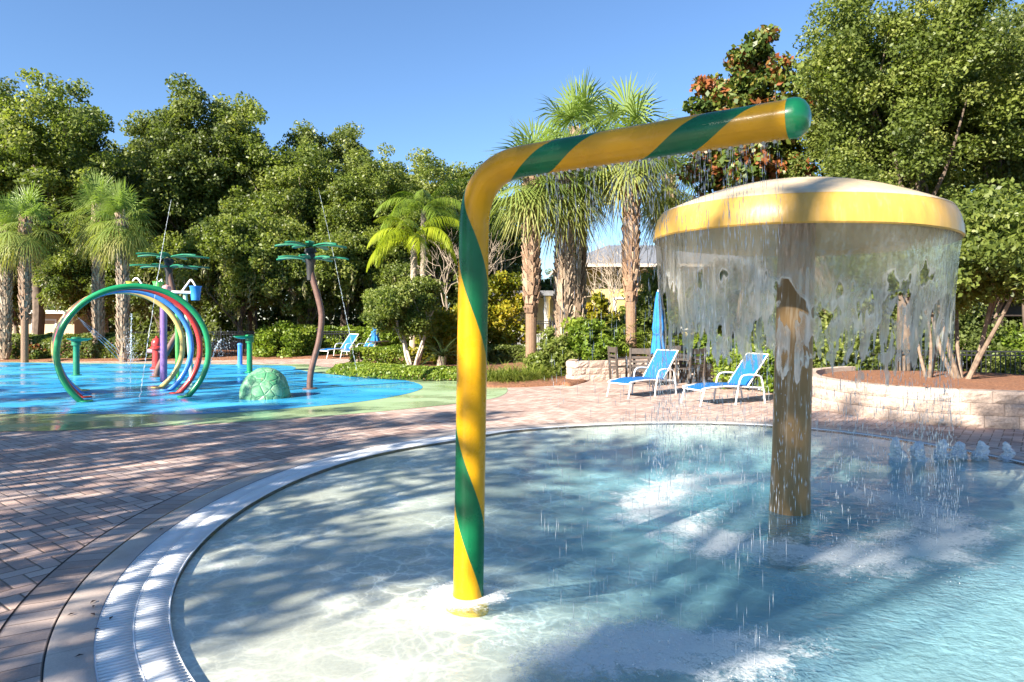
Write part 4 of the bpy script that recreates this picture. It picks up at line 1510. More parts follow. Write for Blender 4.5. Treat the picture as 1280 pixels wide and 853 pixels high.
picket_fence('black metal picket fence behind the mulch planter and its trees', (5.6, 19.6), (17.5, 16.4), -0.35, 1.15)
picket_fence('black metal picket fence across the far edge of the splash pad', (-16.5, 28.7), (-7.0, 30.6), -0.05, 1.15)
picket_fence('short black metal picket fence beside the white house columns', (-2.2, 31.5), (2.0, 30.5), -0.05, 1.6)


def window(parent, c, w, h, face=-1):
    b = MB()
    b.box((c[0] - w / 2, c[1], c[2]), (.1, .1, h + .1)); b.box((c[0] + w / 2, c[1], c[2]), (.1, .1, h + .1))
    b.box((c[0], c[1], c[2] + h / 2), (w - .1, .1, .1)); b.box((c[0], c[1] - .02, c[2] - h / 2), (w + .2, .16, .08))
    f_ = b.build('window', M['white_trim'], parent, smooth=False)
    b = MB(); b.box((c[0], c[1] + .05, c[2]), (w - .1, .04, h - .1)); b.build('pane', M['glass'], f_, smooth=False)


house = thing('yellow_house', 'yellow stucco house with grey hipped roof half hidden behind the palms', 'house', (7.2, 33, 0))
b = MB(); b.box((0, 3, 2.1), (8.6, 6, 4.2)); b.box((-4.6, -0.8, 2.05), (.45, .45, 4.1)); b.build('wall', M['house_yellow'], house, smooth=False)
b = MB()
E_ = [(-5.0, -1.2, 4.2), (5.0, -1.2, 4.2), (5.0, 6.6, 4.2), (-5.0, 6.6, 4.2), (-2.2, 2.7, 5.5), (2.2, 2.7, 5.5)]
b.add(E_, [(0, 1, 5, 4), (1, 2, 5), (2, 3, 4, 5), (3, 0, 4), (3, 2, 1, 0)])
rf = b.build('roof', M['roof'], house, smooth=False)
b = MB(); b.box((0, -1.22, 4.14), (10.1, .06, .14)); b.box((-5.03, 2.7, 4.14), (.06, 7.8, .14)); b.build('fascia', M['stone'], house, smooth=False)
window(house, (-1.6, -.02, 1.9), 1.3, 1.5); window(house, (1.6, -.02, 1.9), 1.3, 1.5)
porch = thing('white_porch', 'white columned porch with grey roof seen past the yellow pipe', 'porch', (0.4, 35, 0))
for x in (-1.5, 1.4):
    b = MB(); b.lathe([(.22, 0), (.22, .15), (.16, .2), (.14, 2.6), (.2, 2.7), (.2, 2.8)], (x, 0, 0), 16); b.build('column', M['white_trim'], porch)
b = MB(); b.box((0, .8, 2.95), (4.6, 2.6, .25)); b.build('roof', M['roof'], porch, smooth=False)
b = MB(); b.box((0, 2.1, 1.4), (4.2, .2, 2.8)); b.build('wall', M['grey_panel'], porch, smooth=False)
gb = thing('utility_cabinet', 'pale grey metal cabinet beside the white porch columns', 'cabinet', (at(636, 0, 29).x, 29, 0))
b = MB(); b.box((0, 0, .62), (.75, .5, 1.24)); b.build('body', M['grey_panel'], gb, smooth=False, bevel=.02)
b = MB(); b.box((0, -.262, .62), (.64, .02, 1.1)); b.box((.25, -.28, .65), (.03, .02, .15)); b.build('door', M['white_trim'], gb, smooth=False)
tan = thing('tan_building', 'low tan building with white flat roof behind the cabbage palms', 'building', (-35, 46, 0))
b = MB(); b.box((0, 2, 1.0), (11, 4, 2.0)); b.build('wall', M['house_tan'], tan, smooth=False)
b = MB(); b.box((0, 1.7, 2.12), (11.6, 5.2, .22)); b.build('roof', M['white_trim'], tan, smooth=False)
window(tan, (-1.5, -.02, 1.1), 1.6, 1.0); window(tan, (3.5, -.02, 1.1), 1.6, 1.0)
wp = thing('white_building', 'white wall of a building glimpsed between the strands of falling water', 'building', (at(893, 0, 34).x, 34.5, 0))
b = MB(); b.box((1.5, 1.5, 0.75), (6, 3, 1.5)); b.build('wall', M['white_trim'], wp, smooth=False)
b = MB(); b.box((1.5, 1.5, 1.62), (6.6, 3.6, .2)); b.build('roof', M['roof'], wp, smooth=False)
# dark shelter at the right edge
sh = thing('dark_timber_shelter', 'dark timber shelter with heavy beams behind the planter tree at the right edge', 'shelter', (15.2, 20.5, 0))
for (z, hh, yy) in ((1.92, .42, 0), (1.02, .46, .15)):
    b = MB(); b.box((0, yy, z), (6.6, .18, hh)); b.build('beam', M['pergola'], sh, smooth=False)
for x in (-3.1, -0.6, 1.9):
    b = MB(); b.box((x, .05, .9), (.22, .22, 2.7)); b.build('post', M['pergola'], sh, smooth=False)
b = MB(); b.add([(-3.7, -.6, 2.15), (3.7, -.6, 2.15), (3.7, 3.4, 2.5), (-3.7, 3.4, 2.5), (-3.7, -.6, 2.22), (3.7, -.6, 2.22), (3.7, 3.4, 2.6), (-3.7, 3.4, 2.6)], [(3, 2, 1, 0), (4, 5, 6, 7), (0, 1, 5, 4), (1, 2, 6, 5), (2, 3, 7, 6), (3, 0, 4, 7)])
b.build('roof', M['pergola'], sh, smooth=False)
b = MB(); b.box((0, 1.8, .2), (6.2, .2, .9)); b.build('low_wall', M['house_tan'], sh, smooth=False)
lw = thing('pale_stand_in', 'low white stand-in for pale shapes showing through the pickets behind the planter', 'wall', (13.0, 22, -.35))  # added block standing in for unidentified pale shapes beyond the fence
b = MB(); b.box((0, 0, .5), (8, .2, 1.0)); b.box((0, 0, 1.03), (8.1, .3, .06)); b.build('stand_in_body', M['white_trim'], lw, smooth=False)
lw.rotation_euler = (0, 0, R(-12))


# ------------------------------------------------------------------ plants
def leaf_arrays(C, S, g_, rnd, up=0.4, aspect=0.30, out=None, droop=0.0):
    n = len(C)
    D = g_.normal(0, 1, (n, 3)); D[:, 2] -= droop
    D /= np.linalg.norm(D, axis=1, keepdims=True)
    N = g_.normal(0, 1, (n, 3)); N[:, 2] += up * 2
    if out is not None: N += out * 0.8
    W = np.cross(D, N); W /= np.linalg.norm(W, axis=1, keepdims=True) + 1e-9
    Nn = np.cross(W, D)
    S = S[:, None]
    V = np.stack([C - D * S * .5, C + W * S * aspect + Nn * S * .06, C + D * S * .5, C - W * S * aspect + Nn * S * .06], 1).reshape(-1, 3)
    return V, np.arange(4 * n).reshape(-1, 4), rnd


def clump_crown(g_, env_fn, K, per, rc, size, flat_=0.75, aspect=0.30, shell=0.5, up=0.4, rgain=0.55, droop=0.0, shift=None):
    """env_fn(unit dirs) -> surface points relative to the centre"""
    u = g_.normal(0, 1, (K, 3)); u /= np.linalg.norm(u, axis=1, keepdims=True)
    s = shell + (1 - shell) * g_.random(K) ** 0.6
    cc = env_fn(u) * s[:, None]
    if shift is not None: cc = cc + shift
    crnd = g_.random(K)
    rcs = rc * g_.uniform(0.6, 1.3, K)
    per_k = np.maximum(4, (per * (rcs / rc) ** 2).astype(int))
    idx = np.repeat(np.arange(K), per_k)
    n = len(idx)
    off = g_.normal(0, 1, (n, 3)); nn = np.linalg.norm(off, axis=1, keepdims=True)
    off = off / nn * (g_.random((n, 1)) ** 0.45)
    C = cc[idx] + off * rcs[idx][:, None] * np.array([1, 1, flat_])
    rnd = np.clip(crnd[idx] * rgain + g_.random(n) * (1 - rgain), 0, 1)
    V, Fq, rnd = leaf_arrays(C, size * g_.uniform(0.6, 1.3, n), g_, rnd, up, aspect, off, droop)
    return V, Fq, rnd, cc


def limbs(b, g_, top, targets, r0, start_z):
    for t in targets:
        t = Vector(t)
        s_ = Vector((0, 0, start_z + g_.uniform(0, 0.4) * (top - start_z)))
        mid = s_.lerp(t, 0.5) + Vector((g_.normal(0, .25), g_.normal(0, .25), g_.uniform(-.1, .35)))
        pts = catmull([s_, mid, t], 5)
        b.tube(pts, [r0 * (1 - 0.85 * i / (len(pts) - 1)) for i in range(len(pts))], 6)


def make_tree(name, label, cat, seed, h, th, rx, rz, K, per, rc, size, leaf, bark, tr=0.2, nl=18, shell=0.45, aspect=0.30, rgain=0.55, lob=0.35, lean=0.0, flat_=.75, forks=1, moss=0):
    g_ = np.random.default_rng(seed)
    root = thing(name, label, cat)
    cz = h - rz

    nlobe = max(7, int(lob * 40))
    lu = g_.normal(0, 1, (nlobe, 3)); lu /= np.linalg.norm(lu, axis=1, keepdims=True)
    lu[:, 2] = np.abs(lu[:, 2]) * 1.25 - 0.35
    lc = lu * np.array([rx, rx, rz]) * g_.uniform(.45, .85, (nlobe, 1))
    lr = g_.uniform(.16, .38, nlobe)
    lc[0] = (0, 0, -.1 * rz); lr[0] = .5
    pick = g_.choice(nlobe, K, p=lr ** 2 / (lr ** 2).sum())
    it = [0]

    def env(u):
        return u * np.array([rx, rx, rz * 1.15]) * lr[pick][:, None]
    V, Fq, rnd, cc = clump_crown(g_, env, K, per, rc, size, flat_, aspect, shell, rgain=rgain, shift=lc[pick])
    V = V + np.array([lean, 0, cz])
    link('crown', mesh_np('crown', V, Fq, {'rnd': rnd}), leaf, root)
    b = MB()
    sel = g_.choice(K, min(nl, K), replace=False)
    tg = cc[sel] * 0.9 + np.array([lean, 0, cz])
    if forks == 1:
        b.tube(catmull([(0, 0, -0.1), (lean * .2 + g_.normal(0, .1), g_.normal(0, .1), th * .5), (lean * .6, 0, th), (lean, 0, cz + rz * .4)], 5), [tr * 1.35, tr * 1.1] + [tr] * 6 + [tr * (0.95 - .09 * i) for i in range(8)], 9)
        limbs(b, g_, cz, tg, tr * 0.42, th * 0.9)
    else:
        for f in range(forks):
            a = 2 * math.pi * f / forks + g_.uniform(-.4, .4)
            e = Vector((math.cos(a) * rx * .45 + lean, math.sin(a) * rx * .45, cz))
            m1 = Vector((math.cos(a) * rx * .16, math.sin(a) * rx * .16, th * .7))
            pts = catmull([(math.cos(a) * tr * .6, math.sin(a) * tr * .6, -.1), m1, m1.lerp(e, .6) + Vector((g_.normal(0, .1), g_.normal(0, .1), .1)), e], 6)
            b.tube(pts, [tr * (1 - .75 * i / (len(pts) - 1)) for i in range(len(pts))], 8)
            near = sorted(range(len(tg)), key=lambda q: (Vector(tg[q]) - e).length)[:max(2, nl // forks)]
            for q in near:
                pts = catmull([m1.lerp(e, g_.uniform(.3, .9)), Vector(tg[q]).lerp(e, .4), Vector(tg[q])], 4)
                b.tube(pts, [tr * .4 * (1 - .8 * i / (len(pts) - 1)) for i in range(len(pts))], 6)
    b.build('trunk', bark, root)
    if moss:
        n = moss
        i_ = g_.integers(0, K, n)
        base_ = cc[i_] + g_.normal(0, rc * .6, (n, 3)) + np.array([lean, 0, cz])
        sel_ = base_[:, 2] < cz + rz * .2
        base_ = base_[sel_]
        strands = np.repeat(base_, 14, axis=0)
        strands[:, 2] -= g_.random(len(strands)) * 0.9
        strands[:, :2] += g_.normal(0, .05, (len(strands), 2))
        Vm, Fm, rm = leaf_arrays(strands, g_.uniform(.15, .35, len(strands)), g_, g_.random(len(strands)), 0, 0.12, droop=2.5)
        link('hanging_moss', mesh_np('hanging_moss', Vm, Fm, {'rnd': rm}), M['moss'], root)['kind'] = 'stuff'
    return root


# --- background oaks: four kinds, copied
kinds = [
    make_tree('oak_tree', 'x', 'tree', 11, 13.0, 4.0, 4.6, 5.4, 400, 200, .60, 0.165, M['oak'], M['bark'], .24, 34, .25, lob=.5, rgain=.7),
    make_tree('oak_tree', 'x', 'tree', 12, 12.0, 4.5, 3.5, 4.9, 330, 200, .54, 0.155, M['dark'], M['bark'], .2, 34, .25, lob=.55, moss=60, rgain=.7),
    make_tree('oak_tree', 'x', 'tree', 13, 11.0, 3.0, 4.0, 4.8, 320, 200, .54, 0.155, M['oak'], M['palebark'], .18, 40, .25, lob=.6, moss=120, rgain=.7),
    make_tree('oak_tree', 'x', 'tree', 14, 7.5, 1.4, 3.6, 3.4, 330, 190, .54, 0.165, M['oak'], M['bark'], .16, 30, .25, lob=.5, moss=200, rgain=.7),
]
kh = [13.0, 12.0, 11.0, 7.5]
used_k = [False] * 4
bgtrees = [
    # px, top row, distance, kind, rotation, label
    (-70, 70, 35, 0, 0.3, 'tall oak at the left edge of the picture, cut by the frame'),
    (45, 78, 33, 0, 1.7, 'tallest oak of the left group, rising behind the cabbage palms'),
    (135, 165, 37, 2, 0.9, 'thinner oak with bare twigs behind the left pair of palm trunks'),
    (205, 150, 41, 1, 2.2, 'dark oak filling the gap behind the coloured hoops'),
    (252, 112, 36, 1, 4.1, 'tall narrow oak whose pointed top stands behind the hoops'),
    (318, 118, 38, 0, 5.0, 'tall broad oak between the hoops and the curved flower post'),
    (372, 172, 36, 2, 3.3, 'oak with drooping moss right above the curved flower post'),
    (425, 155, 39, 1, 1.2, 'dark oak behind the two far loungers'),
    (485, 162, 36, 0, 2.9, 'round topped oak behind the bright queen palm'),
    (545, 178, 42, 2, 0.4, 'distant oak behind the queen palm, next to the yellow pipe'),
    (300, 255, 31.5, 3, 0.2, 'low mossy oak behind the far picket fence'),
    (385, 268, 32, 3, 2.0, 'low spreading oak over the clipped hedge behind the flower post'),
    (465, 280, 34, 3, 3.7, 'low shady oak behind the far folded umbrella'),
    (120, 290, 34, 3, 5.3, 'low bushy oak in the shade behind the left palm trunks'),
    (200, 285, 33, 3, 4.4, 'low dark oak directly behind the tipping bucket tower'),
    (20, 280, 38, 3, 1.1, 'low oak in front of the tan building at the left edge'),
]
for (px, ty, d, kd, rz_, lb) in bgtrees:
    topz = at(px, ty, d).z
    x = at(px, 0, d).x
    s_ = topz / kh[kd] * 1.02
    place(kinds[kd], used_k[kd], (x, d, -0.05), rz_, lb, 'oaks along the far side of the splash pad', (min(s_, 1.25), min(s_, 1.25), s_))
    used_k[kd] = True
# more trees far behind, closing the horizon
for i, (px, ty, d, kd, lb) in enumerate([(-40, 215, 58, 2, 'hazy far oak behind the tan building'), (90, 220, 60, 0, 'far oak showing between the left palm trunks'), (230, 215, 60, 1, 'far oak closing the view behind the bucket tower'), (345, 225, 62, 2, 'far oak seen under the crowns behind the curved post'), (450, 240, 60, 0, 'far oak low behind the far loungers'), (570, 262, 55, 2, 'far scrubby oak touching the yellow pipe'), (598, 218, 50, 1, 'far oak right behind the bend of the yellow pipe'),
                                            (640, 300, 62, 1, 'far dark oak beneath the palm crowns beside the yellow pipe'), (720, 318, 66, 2, 'far oak just above the roof of the yellow house'), (850, 300, 60, 0, 'far oak behind the yellow house and the mushroom rim')]):
    s_ = at(px, ty, d).z / kh[kd]
    place(kinds[kd], True, (at(px, 0, d).x, d, -.05), i * 1.3, lb, 'far oaks behind the garden', (s_ * 1.25, s_ * 1.25, s_))

# shade oaks behind and beside the camera: they throw the dappled shade
shade = make_tree('oak_tree', 'x', 'tree', 31, 9.8, 3.0, 3.3, 3.4, 36, 100, .60, 0.20, M['oak'], M['bark'], .20, 22, .2, lob=.5)
SHADE = [(-9.6, -17.5, 1.0), (-10.0, -13.0, 1.0), (-8.6, -8.6, 0.98), (-8.6, -5.2, 1.0), (-8.2, 2.4, 1.02), (-8.6, 5.0, 1.1),
         (-5.2, -10.8, .62), (-5.6, -6.2, .62), (-9.0, -11.0, .95), (-8.4, 1.5, .86)]
sparse = make_tree('oak_tree', 'x', 'tree', 37, 9.8, 3.0, 3.3, 3.4, 29, 120, .62, 0.20, M['oak'], M['bark'], .18, 16, .2, lob=.5)
for i, (v, u, s_) in enumerate(SHADE):
    x, y = (v + u) / math.sqrt(2), (v - u) / math.sqrt(2)
    sp = i in (3, 4, 5, 9)
    place(sparse if sp else shade, i > 0 and i != 3, (x, y, -.05), i * 1.37, ['oak standing off to the left of the splash pad, outside the view', 'oak at the left of the brick deck, outside the view', 'oak beside the deck shading the pool, outside the view', 'oak behind the camera shading the yellow pipe', 'oak behind the camera shading the mushroom', 'oak behind the camera nearest the planter side', 'small oak left of the brick deck, outside the view', 'small oak beside the camera on its left, outside the view', 'oak left of the brick deck between two others, outside the view', 'small thin oak behind the camera to the right of the pipe'][i], 'shade oaks outside the view', s_)

tall = make_tree('oak_tree', 'tallest oak far behind the camera, shading the mushroom and the planter', 'tree', 38, 16.4, 9.5, 3.8, 2.8, 40, 120, .66, 0.20, M['oak'], M['bark'], .22, 18, .2, lob=.5)
tall.location = ((-15.0 - 1.9) / math.sqrt(2), (-15.0 + 1.9) / math.sqrt(2), -.05)
tall['group'] = 'shade oaks outside the view'

# --- right hand trees
def rtree(label, px, d, ty, rx, rz, K, leaf, seed, moss=0, th=2.5):
    h = at(0, ty, d).z
    t = make_tree('oak_tree', label, 'tree', seed, h, th, rx, rz, K, 270, .5, .105, leaf, M['bark'], .2, 40, .25, lob=.55, rgain=.7, moss=moss)
    t.location = (at(px, 0, d).x, d, -.1)
    return t


rtree('large bright oak filling the upper right behind the mushroom', 1130, 18.5, -70, 3.5, 5.3, 620, M['oak'], 41)
rtree('dark tall oak cut by the upper right corner of the picture', 1285, 19.5, -110, 3.6, 5.6, 560, M['dark'], 42)
rtree('mid green oak low behind the mushroom dome and below the magnolia', 1055, 21.5, 90, 2.8, 3.9, 460, M['oak'], 43, 0, 1.2)
rtree('leafy green oak at the right edge above the dark shelter', 1290, 23.5, 150, 3.4, 3.6, 380, M['oak'], 48, 0, 1.2)
rtree('low dark oak directly behind the dark timber shelter', 1190, 26, 260, 3.6, 2.6, 330, M['dark'], 49, 0, .8)
rtree('low dark oak behind the water curtain and the white building', 960, 29, 270, 3.4, 2.9, 330, M['dark'], 50, 0, .8)
t = make_tree('magnolia_tree', 'magnolia with rust brown and green leaves against the sky above the pipe', 'tree', 57, 12.2, 3.5, 2.4, 4.6, 420, 80, .36, 0.21, M['magnolia'], M['bark'], .14, 60, .2, .34, .55, lob=.5)
t.location = (at(932, 0, 23).x, 23, -.05)
t = make_tree('multi_trunk_tree', 'small tree with forking pale trunks rising from the mulch planter', 'tree', 45, 3.9, .7, 2.0, 1.75, 260, 190, .36, 0.10, M['oak'], M['trunkbark'], .052, 44, .2, forks=5, lob=.5)
t.location = (*gp(1203, 474, .52), .48)
t = make_tree('multi_trunk_tree', 'bent leafless looking small tree behind the falling water at the planter', 'tree', 46, 3.2, .9, 1.15, .95, 50, 120, .34, 0.10, M['dark'], M['trunkbark'], .036, 30, .3, forks=3, lob=.5)
t.location = (at(1165, 0, 12.8).x, 12.9, .48)
t = make_tree('crape_myrtle', 'small spreading tree with several white trunks behind the clipped hedge', 'tree', 47, 3.1, .6, 1.6, 1.2, 170, 220, .34, 0.10, M['oak'], M['whitebark'], .06, 34, .3, forks=5, lob=.3, flat_=.7)
p = gp(512, 463); t.location = (p[0], p[1] + .8, 0)


# --- sabal palms
def tri_leaflets(base, dirs, sides, L_, w, droopv, V, Fc, rn, r_):
    o = len(V)
    for d_, s_, l_ in zip(dirs, sides, L_):
        m_ = base + d_ * l_ * .55 + Vector((0, 0, -droopv * l_ * .12))
        e_ = base + d_ * l_ * 0.95 + Vector((0, 0, -droopv * l_ * .55))
        o = len(V)
        V += [base - s_ * w * .35, base + s_ * w * .35, m_ + s_ * w, m_ - s_ * w, e_ + s_ * w * .12, e_ - s_ * w * .12]
        Fc += [(o, o + 1, o + 2, o + 3), (o + 3, o + 2, o + 4, o + 5)]
        rn += [r_, r_]


def make_sabal(seed, label, th, boots, n_fronds, R_, smooth_to=0.0, tr=.15):
    g_ = random.Random(seed)
    root = thing('cabbage_palm', label, 'palm tree')
    b = MB()
    tr_ = tr
    pts = [(0, 0, -.1), (0.0, 0, th * .3), (.04, .03, th * .7), (.05, .03, th)]
    b.tube(catmull([Vector(p) for p in pts], 6), tr_, 14, a=.25)
    z = .1
    k_ = 0
    while z < th + .15:
        nb = 9
        for i in range(nb):
            a = 2 * math.pi * (i + .5 * (k_ % 2)) / nb + g_.uniform(-.06, .06)
            bare = max(0.0, min(1.0, (smooth_to + .35 - z) / .8))
            if g_.random() < bare * 1.05: continue
            L_ = g_.uniform(.22, .34) * boots
            c_ = math.cos(a); s_ = math.sin(a)
            tx_, ty_ = -s_, c_
            rr_ = tr_ * .93
            lean_ = g_.uniform(.05, .13) * boots
            w0, w1 = .075, .035
            L_ *= 1 - .6 * bare; lean_ *= 1 - .65 * bare
            sh_ = .09 * (1 if (k_ % 2) else -1)
            p0 = Vector((c_ * rr_ + .05 * min(1, z / th), s_ * rr_, z))
            p1 = p0 + Vector((c_ * lean_ + tx_ * sh_, s_ * lean_ + ty_ * sh_, L_))
            t_ = Vector((tx_, ty_, 0)); o_ = Vector((c_, s_, 0)) * .03
            vs = [p0 - t_ * w0, p0 + t_ * w0, p0 + t_ * w0 + o_, p0 - t_ * w0 + o_, p1 - t_ * w1, p1 + t_ * w1, p1 + t_ * w1 * .7 + o_ * .9, p1 - t_ * w1 * .7 + o_ * .9]
            b.add(vs, [(0, 1, 5, 4), (3, 7, 6, 2), (0, 4, 7, 3), (1, 2, 6, 5), (4, 5, 6, 7)], g_.random())
        z += .105
        k_ += 1
    b.build('trunk', M['boots'] if smooth_to == 0 else M['boots_red'], root, smooth=False, attr='rnd')
    V, Fc, rn = [], [], []
    cen = Vector((.05, .03, th + .1))
    for i in range(n_fronds):
        f = (i + .5) / n_fronds
        elev = R(88 - 150 * f ** 0.85)
        az = i * 2.39996 + g_.uniform(-.2, .2)
        d_ = Vector((math.cos(az) * math.cos(elev), math.sin(az) * math.cos(elev), math.sin(elev)))
        pl = R_ * g_.uniform(.55, .85) * (0.75 if f > .75 else 1)
        bend = Vector((0, 0, -0.25 * pl * math.cos(elev)))
        tip = cen + d_ * pl + bend
        w_ = .018
        sd = d_.cross(Vector((0, 0, 1)))
        if sd.length < .05: sd = Vector((1, 0, 0))
        sd.normalize()
        o = len(V)
        m_ = cen + d_ * pl * .5 + bend * .3
        V += [cen - sd * w_ * 1.6, cen + sd * w_ * 1.6, m_ + sd * w_, m_ - sd * w_, tip + sd * w_, tip - sd * w_]
        rr0 = .6 - .2 * f
        Fc += [(o, o + 1, o + 2, o + 3), (o + 3, o + 2, o + 4, o + 5)]; rn += [rr0, rr0]
        fw = (d_ + Vector((0, 0, -.35 * math.cos(elev)))).normalized()
        up_ = sd.cross(fw).normalized()
        nl = 27
        dirs, sides, Ls_ = [], [], []
        for kq in range(nl):
            aa = (kq / (nl - 1) - .5) * R(250)
            dr = (fw * math.cos(aa) + sd * math.sin(aa) - up_ * (.22 * abs(math.sin(aa)) - .10) + Vector((g_.uniform(-.05, .05), g_.uniform(-.05, .05), g_.uniform(-.06, .06)))).normalized()
            dirs.append(dr)
            sides.append(dr.cross(up_).normalized())
            Ls_.append(R_ * g_.uniform(.75, .98) * (.72 + .28 * math.cos(aa * .7)))
        rv = min(1, max(0, (0.95 - .85 * f) + g_.uniform(-.15, .15)))
        tri_leaflets(tip, dirs, sides, Ls_, .021, .35 + .5 * f, V, Fc, rn, rv)
    link('crown', mesh_np('crown', [tuple(v) for v in V], Fc, {'rnd': rn}), M['palm'], root)
    return root


pa = make_sabal(1, 'x', 4.6, 1.0, 38, 1.12, tr=.15)
pb = make_sabal(2, 'x', 4.6, .9, 30, 1.10, smooth_to=1.7, tr=.145)
pd = make_sabal(3, 'x', 4.6, 1.0, 44, 1.12, tr=.16)
palms = [
    # px, d, top-of-trunk row, proto, label
    (6, 26.5, 290, 'a', 'cabbage palm cut by the left edge of the picture'),
    (31, 25.5, 282, 'b', 'cabbage palm with lower smooth trunk, second from the left edge'),
    (123, 27.5, 268, 'a', 'shaded cabbage palm standing just left of the pale leaning trunk'),
    (154, 26.0, 278, 'd', 'cabbage palm with pale sunlit trunk rising behind the hoops'),
    (664, 19.8, 222, 'b', 'cabbage palm nearest the yellow pipe, with smooth reddish lower trunk'),
    (703, 20.3, 232, 'a', 'grey booted cabbage palm in the middle of the palm group'),
    (722, 22.5, 178, 'd', 'taller cabbage palm behind, crown highest behind the pipe arm'),
    (789, 20.5, 182, 'b', 'cabbage palm with rusty trunk standing nearest the mushroom'),
    (838, 25.0, 235, 'a', 'shadowed cabbage palm just left of the mushroom rim'),
]
protos = {'a': [pa, False], 'b': [pb, False], 'd': [pd, False]}
for i, (px, d, ty, kx, lb) in enumerate(palms):
    pr = protos[kx]
    tz = at(px, ty, d).z
    x = at(px, 0, d).x
    sxy = 1.12 if px > 600 else .86
    place(pr[0], pr[1], (x, d, 0.0), 1.1 * i + .4, lb, 'cabbage palms', (sxy, sxy, tz / 4.65))
    pr[1] = True


# --- pinnate palms
def pinnate(V, Fc, rn, cen, az, elev, L_, droop, nl, ll, w, r_, g_, vee=.5):
    pts = []
    d_ = Vector((math.cos(az) * math.cos(elev), math.sin(az) * math.cos(elev), math.sin(elev)))
    hor = Vector((math.cos(az), math.sin(az), 0))
    p = cen.copy(); e = elev
    n_ = 12
    for i in range(n_ + 1):
        pts.append(p.copy())
        e -= droop / n_
        p = p + (hor * math.cos(e) + Vector((0, 0, math.sin(e)))) * (L_ / n_)
    sd = Vector((-math.sin(az), math.cos(az), 0))
    for i in range(n_):
        o = len(V); ww = .022 * (1 - .8 * i / n_)
        V += [pts[i] - sd * ww, pts[i] + sd * ww, pts[i + 1] + sd * ww * .9, pts[i + 1] - sd * ww * .9]
        Fc.append((o, o + 1, o + 2, o + 3)); rn.append(min(1, r_ + .2))
    for kq in range(nl):
        u = .12 + .88 * kq / (nl - 1)
        i = min(n_ - 1, int(u * n_)); t = u * n_ - i
        b_ = pts[i].lerp(pts[i + 1], t)
        tg = (pts[i + 1] - pts[i]).normalized()
        for s_ in (-1, 1):
            dr = (sd * s_ * .85 + tg * .55 + Vector((0, 0, -vee + g_.uniform(-.2, .2)))).normalized()
            l_ = ll * math.sin(math.pi * (u * .8 + .15)) * g_.uniform(.85, 1.1)
            sv = dr.cross(Vector((0, 0, 1))).normalized()
            o = len(V)
            m_ = b_ + dr * l_ * .5; e_ = b_ + dr * l_ * .9 + Vector((0, 0, -l_ * .35 * (vee + .3)))
            V += [b_ - sv * w * .6, b_ + sv * w * .6, m_ + sv * w, m_ - sv * w, e_ + sv * w * .15, e_ - sv * w * .15]
            rv = min(1, max(0, r_ + g_.uniform(-.2, .2)))
            Fc += [(o, o + 1, o + 2, o + 3), (o + 3, o + 2, o + 4, o + 5)]; rn += [rv, rv]


def make_queen(label, seed, th, n_, L_, m_leaf, cat='palm tree', name='queen_palm', tr=.13, ll=.62, w=.02, nl=38, droop=1.9, e0=80, e1=15, vee=.55, r_=.5):
    g_ = random.Random(seed)
    root = thing(name, label, cat)
    if th > .05:
        b = MB(); b.tube(catmull([Vector((0, 0, -.1)), Vector((.03, 0, th * .5)), Vector((.05, 0, th))], 8), [tr * (1.15 - .3 * i / 16) for i in range(17)], 12, a=.6)
        z = .2
        while z < th: b.lathe([(tr * 1.02, 0), (tr * 1.06, .02), (tr * 1.0, .04)], (.05 * z / th, 0, z), 12, a=.4); z += .22
        b.build('trunk', M['palebark'], root)
    V, Fc, rn = [], [], []
    for i in range(n_):
        f = (i + .5) / n_
        pinnate(V, Fc, rn, Vector((.05 if th > .05 else 0, 0, th)), i * 2.39996 + g_.uniform(-.2, .2), R(e0 + (e1 - e0) * f), L_ * g_.uniform(.85, 1.1), droop * g_.uniform(.8, 1.2), nl, ll, w, r_ + g_.uniform(-.25, .25), g_, vee)
    link('crown', mesh_np('crown', [tuple(v) for v in V], Fc, {'rnd': rn}), m_leaf, root)
    return root


q = make_queen('bright yellow green queen palm in front of the oaks beside the yellow pipe', 1, at(0, 298, 26).z, 13, 2.3, M['queen'])
q.location = (at(516, 0, 26).x, 26, 0)
q = make_queen('taller darker queen palm standing just behind the bright one', 2, at(0, 262, 31).z, 14, 3.0, M['bright'])
q.location = (at(528, 0, 31).x, 31, 0)
q = make_queen('dark green cycad rosette on the hedge bed next to the yellow pipe', 3, .35, 26, 1.0, M['frond_dark'], 'plant', 'cycad', .14, .14, .006, 40, .9, 75, 5, .0, .4)
q.location = (at(551, 0, 21.5).x, 21.5, .1)
for i, (px, d, s_, lb) in enumerate([(722, 21.2, 1.0, 'feathery areca palm under the tall palms, left of the rusty trunk'), (757, 20.6, 1.1, 'feathery yellow green palm clump against the rusty palm trunk'), (812, 21.5, .85, 'low feathery palm clump behind the brown table'), (552, 27, .95, 'bright feathery palm clump at the foot of the queen palm')]):
    if i == 0:
        ar = make_queen('x', 5, .02, 20, 1.9, M['bright'], 'plant', 'areca_palm', .03, .34, .014, 24, 1.3, 88, 35, .15, .6)
        place(ar, False, (at(px, 0, d).x, d, .4), i, lb, 'feathery palm clumps', s_)
    else:
        place(ar, True, (at(px, 0, d).x, d, .4 if px > 600 else .05), i * 1.4, lb, 'feathery palm clumps', s_)


